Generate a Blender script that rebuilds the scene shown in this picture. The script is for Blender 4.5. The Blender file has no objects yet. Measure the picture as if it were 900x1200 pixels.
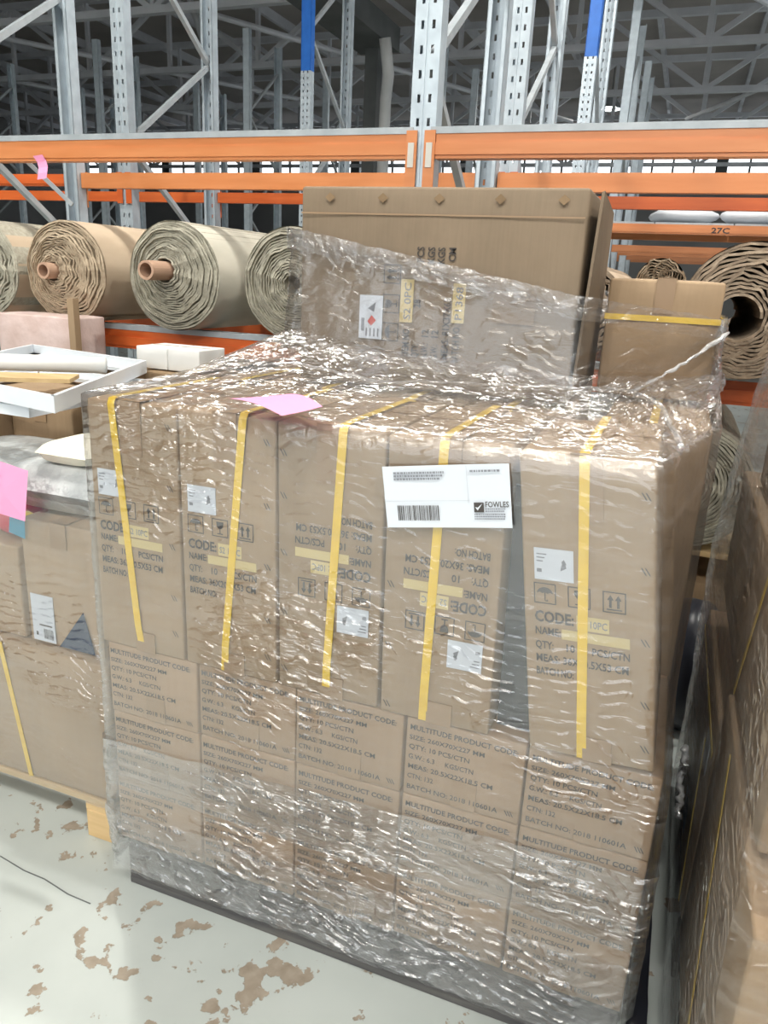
import bpy, bmesh, math, random
from mathutils import Vector, Matrix
random.seed(7)
PI = math.pi
sc = bpy.context.scene
C = sc.collection

# ------------------------------------------------------------------ camera
CAM = dict(loc=(1.0725, -1.1794, 1.4361), yaw=-0.3537, pitch=0.3005, roll=0.0491, f=885.07)
def cam_axes():
    y, p, r = CAM['yaw'], CAM['pitch'], CAM['roll']
    f = Vector((math.sin(y)*math.cos(p), math.cos(y)*math.cos(p), -math.sin(p)))
    right = Vector((math.cos(y), -math.sin(y), 0)); up = right.cross(f)
    return right*math.cos(r)+up*math.sin(r), up*math.cos(r)-right*math.sin(r), f
_r, _u, _f = cam_axes()
cd = bpy.data.cameras.new('camera'); cam = bpy.data.objects.new('camera', cd); C.objects.link(cam)
cd.sensor_fit = 'VERTICAL'; cd.sensor_height = 36.0; cd.lens = 36.0*CAM['f']/1200.0
cd.clip_start = 0.05; cd.clip_end = 200
m = Matrix((_r, _u, -_f)).transposed().to_4x4(); m.translation = Vector(CAM['loc']); cam.matrix_world = m
sc.camera = cam

def ray(u, v):
    return Vector(CAM['loc']), _f + (u-450)/CAM['f']*_r - (v-600)/CAM['f']*_u
def aty(u, v, y):
    c, d = ray(u, v); return c + d*((y-c.y)/d.y)
def atz(u, v, z):
    c, d = ray(u, v); return c + d*((z-c.z)/d.z)
def atx(u, v, x):
    c, d = ray(u, v); return c + d*((x-c.x)/d.x)

# ------------------------------------------------------------------ world, light, exposure
w = bpy.data.worlds.new('overcast_sky'); sc.world = w; w.use_nodes = True
bg = w.node_tree.nodes['Background']; bg.inputs[0].default_value = (0.90, 0.96, 1.0, 1); bg.inputs[1].default_value = 3.0
sc.view_settings.view_transform = 'Standard'; sc.view_settings.look = 'None'
sc.view_settings.exposure = -0.28; sc.view_settings.gamma = 1.0; sc.view_settings.use_curve_mapping = False
sc.cycles.max_bounces = 7; sc.cycles.diffuse_bounces = 4; sc.cycles.glossy_bounces = 3
sc.cycles.transparent_max_bounces = 24; sc.cycles.transmission_bounces = 4
sc.cycles.caustics_reflective = False; sc.cycles.caustics_refractive = False
sc.cycles.sample_clamp_indirect = 4.0
sc.cycles.use_denoising = True

ROOM = dict(x0=-24.0, x1=14.0, y0=-11.0, y1=27.0, z=6.6)
DOOR = dict(x0=-4.5, x1=4.5, z1=4.8)          # open roller door behind the photographer
def area_light(name, loc, rot, sx, sy, power, col, shape='RECTANGLE'):
    l = bpy.data.lights.new(name, 'AREA'); l.shape = shape; l.size = sx
    if shape in ('RECTANGLE', 'ELLIPSE'): l.size_y = sy
    l.energy = power; l.color = col
    o = bpy.data.objects.new(name, l); C.objects.link(o); o.location = loc; o.rotation_euler = rot
    return o
pl = area_light('door_daylight_portal', ((DOOR['x0']+DOOR['x1'])/2, ROOM['y0']+0.02, DOOR['z1']/2), (PI/2, 0, 0), DOOR['x1']-DOOR['x0'], DOOR['z1'], 1, (1, 1, 1))
pl.data.cycles.is_portal = True
SIDE = dict(y0=8.0, y1=17.0, z1=5.0)          # opening added in the right-hand wall, out of view, to brighten the back
pl = area_light('side_daylight_portal', (ROOM['x1']-0.02, (SIDE['y0']+SIDE['y1'])/2, SIDE['z1']/2), (0, PI/2, 0), SIDE['z1'], SIDE['y1']-SIDE['y0'], 1, (1, 1, 1))
pl.data.cycles.is_portal = True
LAMPS = [(-1.4, -3.0), (1.2, -3.4), (3.8, -3.0), (-0.2, -6.2), (2.6, -6.4), (-2.8, -9.4), (-0.6, -9.4), (1.4, -9.4), (3.4, -9.4), (-5.0, -3.0), (-4.6, 1.6), (-1.0, 1.0), (2.6, 1.2), (1.2, 4.4), (5.5, 13.9)]  # row nearest the front door added for glints on the film
LAMP_Z = 5.55
_q = atz(715, 128, LAMP_Z); LAMPS.append((_q.x, _q.y))

# ------------------------------------------------------------------ material helpers
MATS = {}
def new_mat(name):
    m = bpy.data.materials.new(name); m.use_nodes = True; MATS[name] = m
    nt = m.node_tree; b = nt.nodes['Principled BSDF']
    return m, nt, b
def N(nt, t, **kw):
    n = nt.nodes.new(t)
    for k, v in kw.items():
        if k in n.inputs: n.inputs[k].default_value = v
        else: setattr(n, k, v)
    return n
def L(nt, a, b): nt.links.new(a, b)
def ramp(nt, stops):
    r = nt.nodes.new('ShaderNodeValToRGB'); e = r.color_ramp.elements
    while len(e) < len(stops): e.new(0.5)
    for i, (p, c) in enumerate(stops):
        e[i].position = p; e[i].color = (c if len(c) == 4 else (*c, 1))
    return r
def noisy(name, c1, c2, scale=(8, 8, 8), rough=0.7, metal=0.0, bump=0.0, bscale=60, detail=4, spec=0.5, lo=0.3, hi=0.7):
    m, nt, b = new_mat(name)
    tc = N(nt, 'ShaderNodeTexCoord'); mp = N(nt, 'ShaderNodeMapping'); mp.inputs['Scale'].default_value = scale
    L(nt, tc.outputs['Object'], mp.inputs['Vector'])
    n = N(nt, 'ShaderNodeTexNoise', Scale=1.0, Detail=detail); L(nt, mp.outputs[0], n.inputs['Vector'])
    r = ramp(nt, [(lo, c1), (hi, c2)]); L(nt, n.outputs['Fac'], r.inputs['Fac'])
    L(nt, r.outputs[0], b.inputs['Base Color'])
    b.inputs['Roughness'].default_value = rough; b.inputs['Metallic'].default_value = metal
    b.inputs['Specular IOR Level'].default_value = spec
    if bump:
        n2 = N(nt, 'ShaderNodeTexNoise', Scale=bscale, Detail=3.0); L(nt, tc.outputs['Object'], n2.inputs['Vector'])
        bp = N(nt, 'ShaderNodeBump', Strength=bump, Distance=0.01); L(nt, n2.outputs['Fac'], bp.inputs['Height'])
        L(nt, bp.outputs[0], b.inputs['Normal'])
    return m
def plain(name, c, rough=0.6, metal=0.0, spec=0.4):
    m, nt, b = new_mat(name)
    b.inputs['Base Color'].default_value = (*c, 1); b.inputs['Roughness'].default_value = rough
    b.inputs['Metallic'].default_value = metal; b.inputs['Specular IOR Level'].default_value = spec
    return m
def cardboard(name, c1, c2):
    m, nt, b = new_mat(name)
    tc = N(nt, 'ShaderNodeTexCoord'); oi = N(nt, 'ShaderNodeObjectInfo')
    ad = N(nt, 'ShaderNodeVectorMath', operation='ADD'); L(nt, tc.outputs['Object'], ad.inputs[0]); L(nt, oi.outputs['Random'], ad.inputs[1])
    n = N(nt, 'ShaderNodeTexNoise', Scale=5.0, Detail=5.0); L(nt, ad.outputs[0], n.inputs['Vector'])
    mp = N(nt, 'ShaderNodeMapping'); mp.inputs['Scale'].default_value = (160, 160, 9); L(nt, ad.outputs[0], mp.inputs['Vector'])
    n2 = N(nt, 'ShaderNodeTexNoise', Scale=1.0, Detail=2.0); L(nt, mp.outputs[0], n2.inputs['Vector'])
    mx = N(nt, 'ShaderNodeMath', operation='MULTIPLY_ADD'); L(nt, n2.outputs['Fac'], mx.inputs[0]); mx.inputs[1].default_value = 0.30
    L(nt, n.outputs['Fac'], mx.inputs[2])
    r = ramp(nt, [(0.40, c1), (0.85, c2)]); L(nt, mx.outputs[0], r.inputs['Fac'])
    hs = N(nt, 'ShaderNodeHueSaturation'); L(nt, r.outputs[0], hs.inputs['Color'])
    mr = N(nt, 'ShaderNodeMapRange'); mr.inputs['To Min'].default_value = 0.90; mr.inputs['To Max'].default_value = 1.08
    L(nt, oi.outputs['Random'], mr.inputs['Value']); L(nt, mr.outputs[0], hs.inputs['Value'])
    L(nt, hs.outputs[0], b.inputs['Base Color']); b.inputs['Roughness'].default_value = 0.72; b.inputs['Specular IOR Level'].default_value = 0.25
    n3 = N(nt, 'ShaderNodeTexNoise', Scale=14.0, Detail=3.0); L(nt, ad.outputs[0], n3.inputs['Vector'])
    bp = N(nt, 'ShaderNodeBump', Strength=0.25, Distance=0.01); L(nt, n3.outputs['Fac'], bp.inputs['Height']); L(nt, bp.outputs[0], b.inputs['Normal'])
    return m
def film_mat(name, milky, gloss, tint=(0.90, 0.90, 0.91), su=17.0, sv=52.0, h=0.013, rough=0.20, lo=0.12, hi=0.85, p0=0.46, p1=0.66, pleat=34.0, spots=()):
    """clear stretch film: transparent sheet, fresnel gloss on drawn wrinkles, faint milky streaks"""
    m, nt, b = new_mat(name); nt.nodes.remove(b); out = nt.nodes['Material Output']
    uv = N(nt, 'ShaderNodeUVMap')
    def tex(sx, sy, det, dist=0.0, rot=0.0):
        mp = N(nt, 'ShaderNodeMapping'); mp.inputs['Scale'].default_value = (sx, sy, 1); mp.inputs['Rotation'].default_value = (0, 0, rot)
        L(nt, uv.outputs[0], mp.inputs['Vector'])
        n = N(nt, 'ShaderNodeTexNoise', Scale=1.0, Detail=det, Distortion=dist); n.noise_dimensions = '2D'
        L(nt, mp.outputs[0], n.inputs['Vector']); return n.outputs['Fac']
    a = tex(su, sv, 2.0, 0.4, 0.06); c = tex(su*3.4, sv*2.1, 1.0, 0.5, -0.10); d = tex(5.0, 7.0, 2.0); e = tex(2.2, 3.2, 2.0, 0.6)
    def math_(op, x, y, z=None):
        n = N(nt, 'ShaderNodeMath', operation=op)
        for i, q in enumerate((x, y, z)):
            if q is None: continue
            if isinstance(q, (int, float)): n.inputs[i].default_value = q
            else: L(nt, q, n.inputs[i])
        return n.outputs[0]
    # sharp folded ridges out of the long noise
    rid = math_('ABSOLUTE', math_('SUBTRACT', a, 0.5), 0.0)
    hh = math_('MULTIPLY_ADD', rid, -1.6, math_('MULTIPLY_ADD', c, 0.22, math_('MULTIPLY', d, 2.0)))
    amp = ramp(nt, [(p0, (lo,)*3), (p1, (hi,)*3)]); L(nt, e, amp.inputs['Fac'])
    av = amp.outputs[0]
    for (cu, cv, rad, gain) in spots:      # places where the film has been crumpled more
        ds = N(nt, 'ShaderNodeVectorMath', operation='DISTANCE'); L(nt, uv.outputs[0], ds.inputs[0]); ds.inputs[1].default_value = (cu, cv, 0)
        jd = math_('MULTIPLY_ADD', e, 0.5*rad, ds.outputs['Value'])
        mr = N(nt, 'ShaderNodeMapRange'); mr.interpolation_type = 'SMOOTHSTEP'; mr.inputs['From Min'].default_value = rad*1.25; mr.inputs['From Max'].default_value = rad*0.35
        mr.inputs['To Min'].default_value = 0; mr.inputs['To Max'].default_value = gain; L(nt, jd, mr.inputs['Value'])
        av = math_('MAXIMUM', av, mr.outputs[0])
    hh = math_('MULTIPLY', hh, av)
    # sagging pleats: short facets that face upward, longer ones returning below them
    sep = N(nt, 'ShaderNodeSeparateXYZ'); L(nt, uv.outputs[0], sep.inputs[0])
    warp = tex(5.0, 4.0, 2.0, 0.3); wu = tex(26.0, 20.0, 1.0)
    wv = math_('ADD', math_('MULTIPLY', sep.outputs[1], pleat), math_('MULTIPLY_ADD', warp, 5.0, math_('MULTIPLY', wu, 0.5)))
    fr_ = math_('FRACT', wv, 0.0)
    prof = math_('MAXIMUM', math_('MULTIPLY_ADD', fr_, -1/0.28, 1.0), math_('MULTIPLY_ADD', fr_, 1/0.72, -0.28/0.72))
    au = tex(24.0, 16.0, 2.0, 0.4); ar = ramp(nt, [(0.40, (0.05,)*3), (0.60, (1.0,)*3)]); L(nt, au, ar.inputs['Fac'])
    saw = math_('MULTIPLY', math_('MULTIPLY', prof, ar.outputs[0]), math_('MULTIPLY', av, 2.0*0.28/pleat))
    tot = math_('MULTIPLY_ADD', hh, h, saw)
    bp = N(nt, 'ShaderNodeBump', Strength=1.0, Distance=1.0); L(nt, tot, bp.inputs['Height'])
    tr = N(nt, 'ShaderNodeBsdfTransparent'); tr.inputs[0].default_value = (0.97, 0.97, 0.98, 1)
    gl = N(nt, 'ShaderNodeBsdfGlossy'); gl.inputs['Color'].default_value = (1, 1, 1, 1); gl.inputs['Roughness'].default_value = rough
    L(nt, bp.outputs[0], gl.inputs['Normal'])
    fr = N(nt, 'ShaderNodeFresnel'); fr.inputs['IOR'].default_value = 1.45
    f1 = math_('MINIMUM', math_('MULTIPLY', fr.outputs[0], gloss), 0.45)
    m1 = N(nt, 'ShaderNodeMixShader'); L(nt, f1, m1.inputs[0]); L(nt, tr.outputs[0], m1.inputs[1]); L(nt, gl.outputs[0], m1.inputs[2])
    df = N(nt, 'ShaderNodeBsdfDiffuse'); df.inputs['Color'].default_value = (*tint, 1); L(nt, bp.outputs[0], df.inputs['Normal'])
    tl = N(nt, 'ShaderNodeBsdfTranslucent'); tl.inputs['Color'].default_value = (*tint, 1)
    dm = N(nt, 'ShaderNodeMixShader'); dm.inputs[0].default_value = 0.35; L(nt, df.outputs[0], dm.inputs[1]); L(nt, tl.outputs[0], dm.inputs[2])
    st = tex(1.6, sv*0.75, 3.0, 0.2, 0.05)
    sr = ramp(nt, [(0.42, (milky*0.35,)*3), (0.60, (milky,)*3), (0.76, (min(0.7, milky*2.4),)*3)]); L(nt, st, sr.inputs['Fac'])
    m2 = N(nt, 'ShaderNodeMixShader'); L(nt, sr.outputs[0], m2.inputs[0]); L(nt, m1.outputs[0], m2.inputs[1]); L(nt, dm.outputs[0], m2.inputs[2])
    L(nt, m2.outputs[0], out.inputs['Surface'])
    return m

cardboard('cardboard', (0.325, 0.228, 0.140), (0.39, 0.278, 0.175))
cardboard('cardboard_small', (0.36, 0.245, 0.152), (0.43, 0.30, 0.195))
cardboard('cardboard_grey', (0.195, 0.148, 0.102), (0.25, 0.19, 0.132))
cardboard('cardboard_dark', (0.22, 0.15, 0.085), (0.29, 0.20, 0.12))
plain('tape', (0.33, 0.22, 0.13), 0.38)
plain('ink', (0.065, 0.058, 0.055), 0.8); plain('ink_grey', (0.22, 0.23, 0.26), 0.8); plain('ink_red', (0.6, 0.12, 0.1), 0.7); plain('ink_blue', (0.12, 0.14, 0.4), 0.7)
plain('paper', (0.64, 0.68, 0.74), 0.55); plain('paper_line', (0.5, 0.53, 0.58), 0.6)
plain('pink_paper', (0.85, 0.33, 0.54), 0.75)
plain('yellow_sticker', (0.62, 0.50, 0.24), 0.6)
noisy('yellow_strap', (0.78, 0.50, 0.03), (0.88, 0.60, 0.05), (30, 30, 30), 0.38)
film_mat('film_clear', 0.03, 4.4, su=14.0, sv=55.0, h=0.011, rough=0.25, pleat=42.0, hi=0.30, lo=0.06, p0=0.52, p1=0.72, spots=[(0.20, 0.80, 0.24, 0.8), (0.45, 0.42, 0.22, 0.95), (0.62, 0.52, 0.15, 0.75)])
film_mat('film_heavy', 0.08, 5.0, su=14.0, sv=50.0, h=0.014, rough=0.26, lo=0.10, hi=0.45, p0=0.5, p1=0.7, spots=[(0.52, 0.22, 0.34, 1.4), (0.40, 0.02, 0.16, 1.1), (0.72, 0.10, 0.2, 0.9)])
film_mat('film_tent', 0.03, 3.4, su=22.0, sv=38.0, h=0.012, rough=0.26, lo=0.22, hi=0.9, p0=0.42)
film_mat('film_upper', 0.02, 3.0, su=14.0, sv=50.0, h=0.010, rough=0.24, lo=0.06, hi=0.55, p0=0.5, p1=0.68, pleat=40.0)
film_mat('film_fold', 0.06, 3.0, su=14.0, sv=50.0, h=0.012, rough=0.25, lo=0.2, hi=0.9)
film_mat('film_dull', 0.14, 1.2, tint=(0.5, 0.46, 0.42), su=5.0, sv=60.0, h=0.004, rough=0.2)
film_mat('film_rope', 0.5, 4.0, su=40.0, sv=40.0, h=0.006)
noisy('orange_paint', (0.60, 0.21, 0.07), (0.67, 0.26, 0.10), (3, 30, 30), 0.42)
noisy('orange_paint_deep', (0.55, 0.10, 0.02), (0.66, 0.14, 0.03), (3, 30, 30), 0.45)
noisy('galvanised', (0.46, 0.53, 0.59), (0.58, 0.66, 0.72), (14, 14, 14), 0.42, 0.35)
noisy('galvanised_dull', (0.36, 0.40, 0.43), (0.46, 0.50, 0.53), (14, 14, 14), 0.5, 0.2)
noisy('blue_paint', (0.02, 0.13, 0.50), (0.03, 0.17, 0.60), (14, 14, 14), 0.4)
noisy('truss_steel', (0.58, 0.60, 0.64), (0.70, 0.72, 0.77), (3, 3, 3), 0.55, 0.1)
noisy('dark_steel', (0.10, 0.11, 0.11), (0.14, 0.15, 0.15), (3, 3, 3), 0.6)
noisy('roof_sheet', (0.34, 0.315, 0.30), (0.42, 0.39, 0.375), (1.2, 1.2, 1.2), 0.8)
noisy('wall_sheet', (0.22, 0.22, 0.22), (0.30, 0.30, 0.30), (0.6, 0.6, 0.6), 0.8)
noisy('white_pvc', (0.70, 0.72, 0.72), (0.78, 0.79, 0.79), (6, 6, 6), 0.5)
noisy('white_lacquer', (0.72, 0.77, 0.82), (0.80, 0.84, 0.88), (6, 6, 6), 0.35)
noisy('white_card', (0.70, 0.71, 0.69), (0.80, 0.80, 0.78), (6, 6, 6), 0.6)
noisy('white_poly', (0.30, 0.32, 0.33), (0.50, 0.52, 0.52), (16, 16, 22), 0.28, bump=1.0, bscale=26)
noisy('cream_foam', (0.74, 0.70, 0.56), (0.82, 0.78, 0.64), (12, 12, 12), 0.7, bump=0.3, bscale=20)
noisy('pale_timber', (0.50, 0.34, 0.16), (0.62, 0.44, 0.23), (4, 40, 40), 0.7)
noisy('dark_timber', (0.055, 0.055, 0.06), (0.11, 0.105, 0.10), (4, 40, 40), 0.75)
noisy('carpet_tan', (0.34, 0.26, 0.18), (0.46, 0.37, 0.265), (60, 60, 60), 0.95, bump=0.4, bscale=120)
noisy('carpet_tan_back', (0.45, 0.35, 0.25), (0.56, 0.45, 0.33), (10, 3, 10), 0.9)
noisy('carpet_grey', (0.30, 0.28, 0.22), (0.43, 0.405, 0.33), (60, 60, 60), 0.95, bump=0.4, bscale=120)
noisy('carpet_grey_back', (0.46, 0.44, 0.37), (0.58, 0.55, 0.47), (10, 3, 10), 0.9)
noisy('carpet_brown', (0.27, 0.20, 0.14), (0.38, 0.30, 0.22), (60, 60, 60), 0.95, bump=0.4, bscale=120)
noisy('carpet_green', (0.36, 0.44, 0.37), (0.50, 0.58, 0.50), (60, 60, 60), 0.95)
noisy('core_card', (0.42, 0.26, 0.18), (0.52, 0.34, 0.24), (20, 4, 20), 0.75)
noisy('pink_wrap', (0.55, 0.40, 0.36), (0.72, 0.58, 0.55), (9, 9, 9), 0.3, bump=0.5, bscale=18)
plain('navy_print', (0.02, 0.04, 0.09), 0.5); plain('print_blue', (0.05, 0.32, 0.48), 0.45); plain('print_red', (0.6, 0.05, 0.09), 0.45); plain('print_yellow', (0.8, 0.6, 0.04), 0.45)
plain('bag_white', (0.78, 0.80, 0.85), 0.5)
plain('plate_grey', (0.62, 0.60, 0.55), 0.6)
plain('gap_black', (0.02, 0.022, 0.03), 0.35)  # black of the filler pieces added in the gaps
m, nt, b = new_mat('lamp_glow'); b.inputs['Emission Color'].default_value = (1, 0.97, 0.90, 1); b.inputs['Emission Strength'].default_value = 60.0
# window glass
m, nt, b = new_mat('window_glass'); nt.nodes.remove(b)
tr = N(nt, 'ShaderNodeBsdfTransparent'); gl = N(nt, 'ShaderNodeBsdfGlossy'); gl.inputs['Roughness'].default_value = 0.05
mx = N(nt, 'ShaderNodeMixShader'); mx.inputs[0].default_value = 0.06; L(nt, tr.outputs[0], mx.inputs[1]); L(nt, gl.outputs[0], mx.inputs[2])
L(nt, mx.outputs[0], nt.nodes['Material Output'].inputs['Surface'])
# painted concrete floor, paint worn through in patches
m, nt, b = new_mat('floor_paint')
tc = N(nt, 'ShaderNodeTexCoord')
n1 = N(nt, 'ShaderNodeTexNoise', Scale=13.0, Detail=7.0, Roughness=0.6, Distortion=0.15); L(nt, tc.outputs['Object'], n1.inputs['Vector'])
n2 = N(nt, 'ShaderNodeTexNoise', Scale=3.2, Detail=3.0); L(nt, tc.outputs['Object'], n2.inputs['Vector'])
s = N(nt, 'ShaderNodeMath', operation='MULTIPLY_ADD'); L(nt, n2.outputs['Fac'], s.inputs[0]); s.inputs[1].default_value = 0.55; L(nt, n1.outputs['Fac'], s.inputs[2])
r1 = ramp(nt, [(0.900, (0, 0, 0)), (0.915, (1, 1, 1))]); L(nt, s.outputs[0], r1.inputs['Fac'])
n3 = N(nt, 'ShaderNodeTexNoise', Scale=2.5, Detail=6.0); L(nt, tc.outputs['Object'], n3.inputs['Vector'])
r2 = ramp(nt, [(0.3, (0.42, 0.46, 0.445)), (0.7, (0.51, 0.55, 0.53))]); L(nt, n3.outputs['Fac'], r2.inputs['Fac'])
n4 = N(nt, 'ShaderNodeTexNoise', Scale=30.0, Detail=4.0); L(nt, tc.outputs['Object'], n4.inputs['Vector'])
r3 = ramp(nt, [(0.3, (0.26, 0.215, 0.165)), (0.7, (0.38, 0.325, 0.26))]); L(nt, n4.outputs['Fac'], r3.inputs['Fac'])
mx = N(nt, 'ShaderNodeMix', data_type='RGBA'); L(nt, r1.outputs[0], mx.inputs[0]); L(nt, r2.outputs[0], mx.inputs[6]); L(nt, r3.outputs[0], mx.inputs[7])
L(nt, mx.outputs[2], b.inputs['Base Color'])
rr = N(nt, 'ShaderNodeMapRange'); rr.inputs['To Min'].default_value = 0.42; rr.inputs['To Max'].default_value = 0.85; L(nt, r1.outputs[0], rr.inputs['Value']); L(nt, rr.outputs[0], b.inputs['Roughness'])
bp = N(nt, 'ShaderNodeBump', Strength=0.4, Distance=0.004); bp.invert = True; L(nt, r1.outputs[0], bp.inputs['Height']); L(nt, bp.outputs[0], b.inputs['Normal'])

# ------------------------------------------------------------------ mesh helpers
class MB:
    def __init__(s): s.v = []; s.f = []; s.uv = []
    def add(s, vs, fs, uvs=None):
        k = len(s.v); s.v += [tuple(p) for p in vs]; s.f += [tuple(i+k for i in f) for f in fs]
        if uvs: s.uv += list(uvs)
        return s
    def box(s, x0, x1, y0, y1, z0, z1):
        return s.add([(x0,y0,z0),(x1,y0,z0),(x1,y1,z0),(x0,y1,z0),(x0,y0,z1),(x1,y0,z1),(x1,y1,z1),(x0,y1,z1)],
                     [(0,3,2,1),(4,5,6,7),(0,1,5,4),(1,2,6,5),(2,3,7,6),(3,0,4,7)])
    def bar(s, p, q, w, h, up=(0,0,1)):
        p, q = Vector(p), Vector(q); d = (q-p).normalized(); up = Vector(up)
        if abs(d.dot(up)) > 0.98: up = Vector((0,1,0))
        a = d.cross(up).normalized()*w/2; b_ = a.cross(d).normalized()*h/2
        vs = [p-a-b_, p+a-b_, p+a+b_, p-a+b_, q-a-b_, q+a-b_, q+a+b_, q-a+b_]
        return s.add(vs, [(0,1,2,3),(7,6,5,4),(0,4,5,1),(1,5,6,2),(2,6,7,3),(3,7,4,0)])
    def tube(s, pts, r, n=8, cap=True):
        pts = [Vector(p) for p in pts]; k0 = len(s.v); m = len(pts)
        for i, p in enumerate(pts):
            d = (pts[min(i+1, m-1)]-pts[max(i-1, 0)]).normalized()
            up = Vector((0,0,1)) if abs(d.z) < 0.9 else Vector((0,1,0))
            a = d.cross(up).normalized(); b_ = a.cross(d)
            rr = r[i] if isinstance(r, (list, tuple)) else r
            for j in range(n):
                t = 2*PI*j/n; s.v.append(tuple(p+a*rr*math.cos(t)+b_*rr*math.sin(t)))
        for i in range(m-1):
            for j in range(n):
                s.f.append((k0+i*n+j, k0+i*n+(j+1)%n, k0+(i+1)*n+(j+1)%n, k0+(i+1)*n+j))
        if cap:
            s.f.append(tuple(k0+j for j in reversed(range(n)))); s.f.append(tuple(k0+(m-1)*n+j for j in range(n)))
        return s
    def poly(s, pts, y0=0.0, y1=None):
        """flat or thin polygon in the local xz plane facing -y"""
        n = len(pts)
        if y1 is None: return s.add([(x, y0, z) for x, z in pts], [tuple(range(n))])
        vs = [(x, y0, z) for x, z in pts]+[(x, y1, z) for x, z in pts]
        return s.add(vs, [tuple(range(n)), tuple(reversed(range(n, 2*n)))]+[(i, i+n, (i+1)%n+n, (i+1)%n) for i in range(n)])
    def xf(s, M):
        s.v = [tuple(M @ Vector(p)) for p in s.v]; return s
    def merge(s, o):
        k = len(s.v); s.v += o.v; s.f += [tuple(i+k for i in f) for f in o.f]; return s
    def mesh(s, name, mat, smooth=False, bevel=0.0, seg=2):
        me = bpy.data.meshes.new(name); me.from_pydata(s.v, [], s.f)
        if s.uv:
            ul = me.uv_layers.new(name='UVMap')
            for lp in me.loops: ul.data[lp.index].uv = s.uv[lp.vertex_index]
        if bevel:
            bm = bmesh.new(); bm.from_mesh(me); bmesh.ops.remove_doubles(bm, verts=bm.verts, dist=1e-6)
            bmesh.ops.bevel(bm, geom=list(bm.edges), offset=bevel, segments=seg, affect='EDGES', profile=0.5)
            bm.to_mesh(me); bm.free()
        me.materials.append(MATS[mat])
        if smooth:
            for p in me.polygons: p.use_smooth = True
        me.update(); return me

def tag(o, label=None, cat=None, group=None, kind=None):
    if label: o['label'] = label
    if cat: o['category'] = cat
    if group: o['group'] = group
    if kind: o['kind'] = kind
    return o
def link(name, me, parent=None, world=False):
    o = bpy.data.objects.new(name, me); C.objects.link(o)
    if parent is not None:
        o.parent = parent
        if world: o.matrix_parent_inverse = Matrix.Translation(-WORLDLOC.get(parent.name, Vector((0,0,0))))
    return o
WORLDLOC = {}
def thing(name, loc, label, cat, group=None, rot=(0,0,0)):
    o = bpy.data.objects.new(name, None); C.objects.link(o); o.location = loc; o.rotation_euler = rot; o.empty_display_size = 0.1
    WORLDLOC[o.name] = Vector(loc)
    return tag(o, label, cat, group)
def part(name, mb, mat, parent, world=False, **kw):
    o = link(name, mb.mesh(name, mat, **kw), parent, world)
    if world: WORLDLOC[o.name] = Vector((0,0,0))
    return o
def single(name, mb, mat, label, cat, group=None, **kw):
    return tag(link(name, mb.mesh(name, mat, **kw)), label, cat, group)
def struct(name, mb, mat, parent=None, **kw):
    o = link(name, mb.mesh(name, mat, **kw), parent)
    if parent is None: o['kind'] = 'structure'
    return o

_txt = {}
def text_mb(s, size=0.01, bold=0.0, sx=1.0, align='LEFT'):
    """lettering as flat geometry in the local xz plane"""
    key = (s, bold)
    if key not in _txt:
        cu = bpy.data.curves.new('lettering', 'FONT'); cu.body = s; cu.size = 1.0; cu.resolution_u = 2; cu.offset = bold; cu.fill_mode = 'FRONT'
        o = bpy.data.objects.new('lettering', cu); C.objects.link(o)
        me = bpy.data.meshes.new_from_object(o)
        _txt[key] = ([v.co[:2] for v in me.vertices], [tuple(p.vertices) for p in me.polygons])
        bpy.data.objects.remove(o); bpy.data.curves.remove(cu); bpy.data.meshes.remove(me)
    vs, fs = _txt[key]; mb = MB()
    wd = max((v[0] for v in vs), default=0)*size*sx
    off = {'LEFT': 0, 'CENTER': -wd/2, 'RIGHT': -wd}[align]
    mb.add([(x*size*sx+off, 0, y*size) for x, y in vs], fs)
    return mb
def text_fit(s, width, size, bold=0.0):
    t = text_mb(s, size, bold); wd = max(v[0] for v in t.v) or 1
    return MB().add([(x*width/wd, y, z) for x, y, z in t.v], t.f)
def mv(mb, x, z, rot=0.0, y=0.0):
    return mb.xf(Matrix.Translation((x, y, z)) @ Matrix.Rotation(-rot, 4, 'Y'))

def frame_sq(a, t):
    mb = MB()
    for x0, x1, z0, z1 in ((0, a, 0, t), (0, a, a-t, a), (0, t, t, a-t), (a-t, a, t, a-t)): mb.poly([(x0, z0), (x1, z0), (x1, z1), (x0, z1)])
    return mb
def icon_umbrella(a):
    mb = frame_sq(a, a*0.05); c = a/2
    pts = [(c+a*0.36*math.cos(t), a*0.50+a*0.30*math.sin(t)) for t in [PI*i/10 for i in range(11)]]
    sc_ = [(c-a*0.36+a*0.72*k/6, a*0.50+(0.06*a if k % 2 else 0)) for k in range(1, 6)]
    mb.poly(pts+sc_)
    mb.poly([(c-a*.025, a*.16), (c+a*.025, a*.16), (c+a*.025, a*.56), (c-a*.025, a*.56)])
    mb.poly([(c, a*.13), (c+a*.13, a*.13), (c+a*.13, a*.22), (c+a*.09, a*.22), (c+a*.09, a*.17), (c, a*.17)])
    return mb
def icon_glass(a):
    mb = frame_sq(a, a*0.05); c = a/2
    mb.poly([(c-a*.22, a*.84), (c-a*.20, a*.60), (c-a*.10, a*.46), (c+a*.10, a*.46), (c+a*.20, a*.60), (c+a*.22, a*.84)])
    mb.poly([(c-a*.03, a*.20), (c+a*.03, a*.20), (c+a*.03, a*.46), (c-a*.03, a*.46)])
    mb.poly([(c-a*.17, a*.14), (c+a*.17, a*.14), (c+a*.17, a*.20), (c-a*.17, a*.20)])
    return mb
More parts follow.
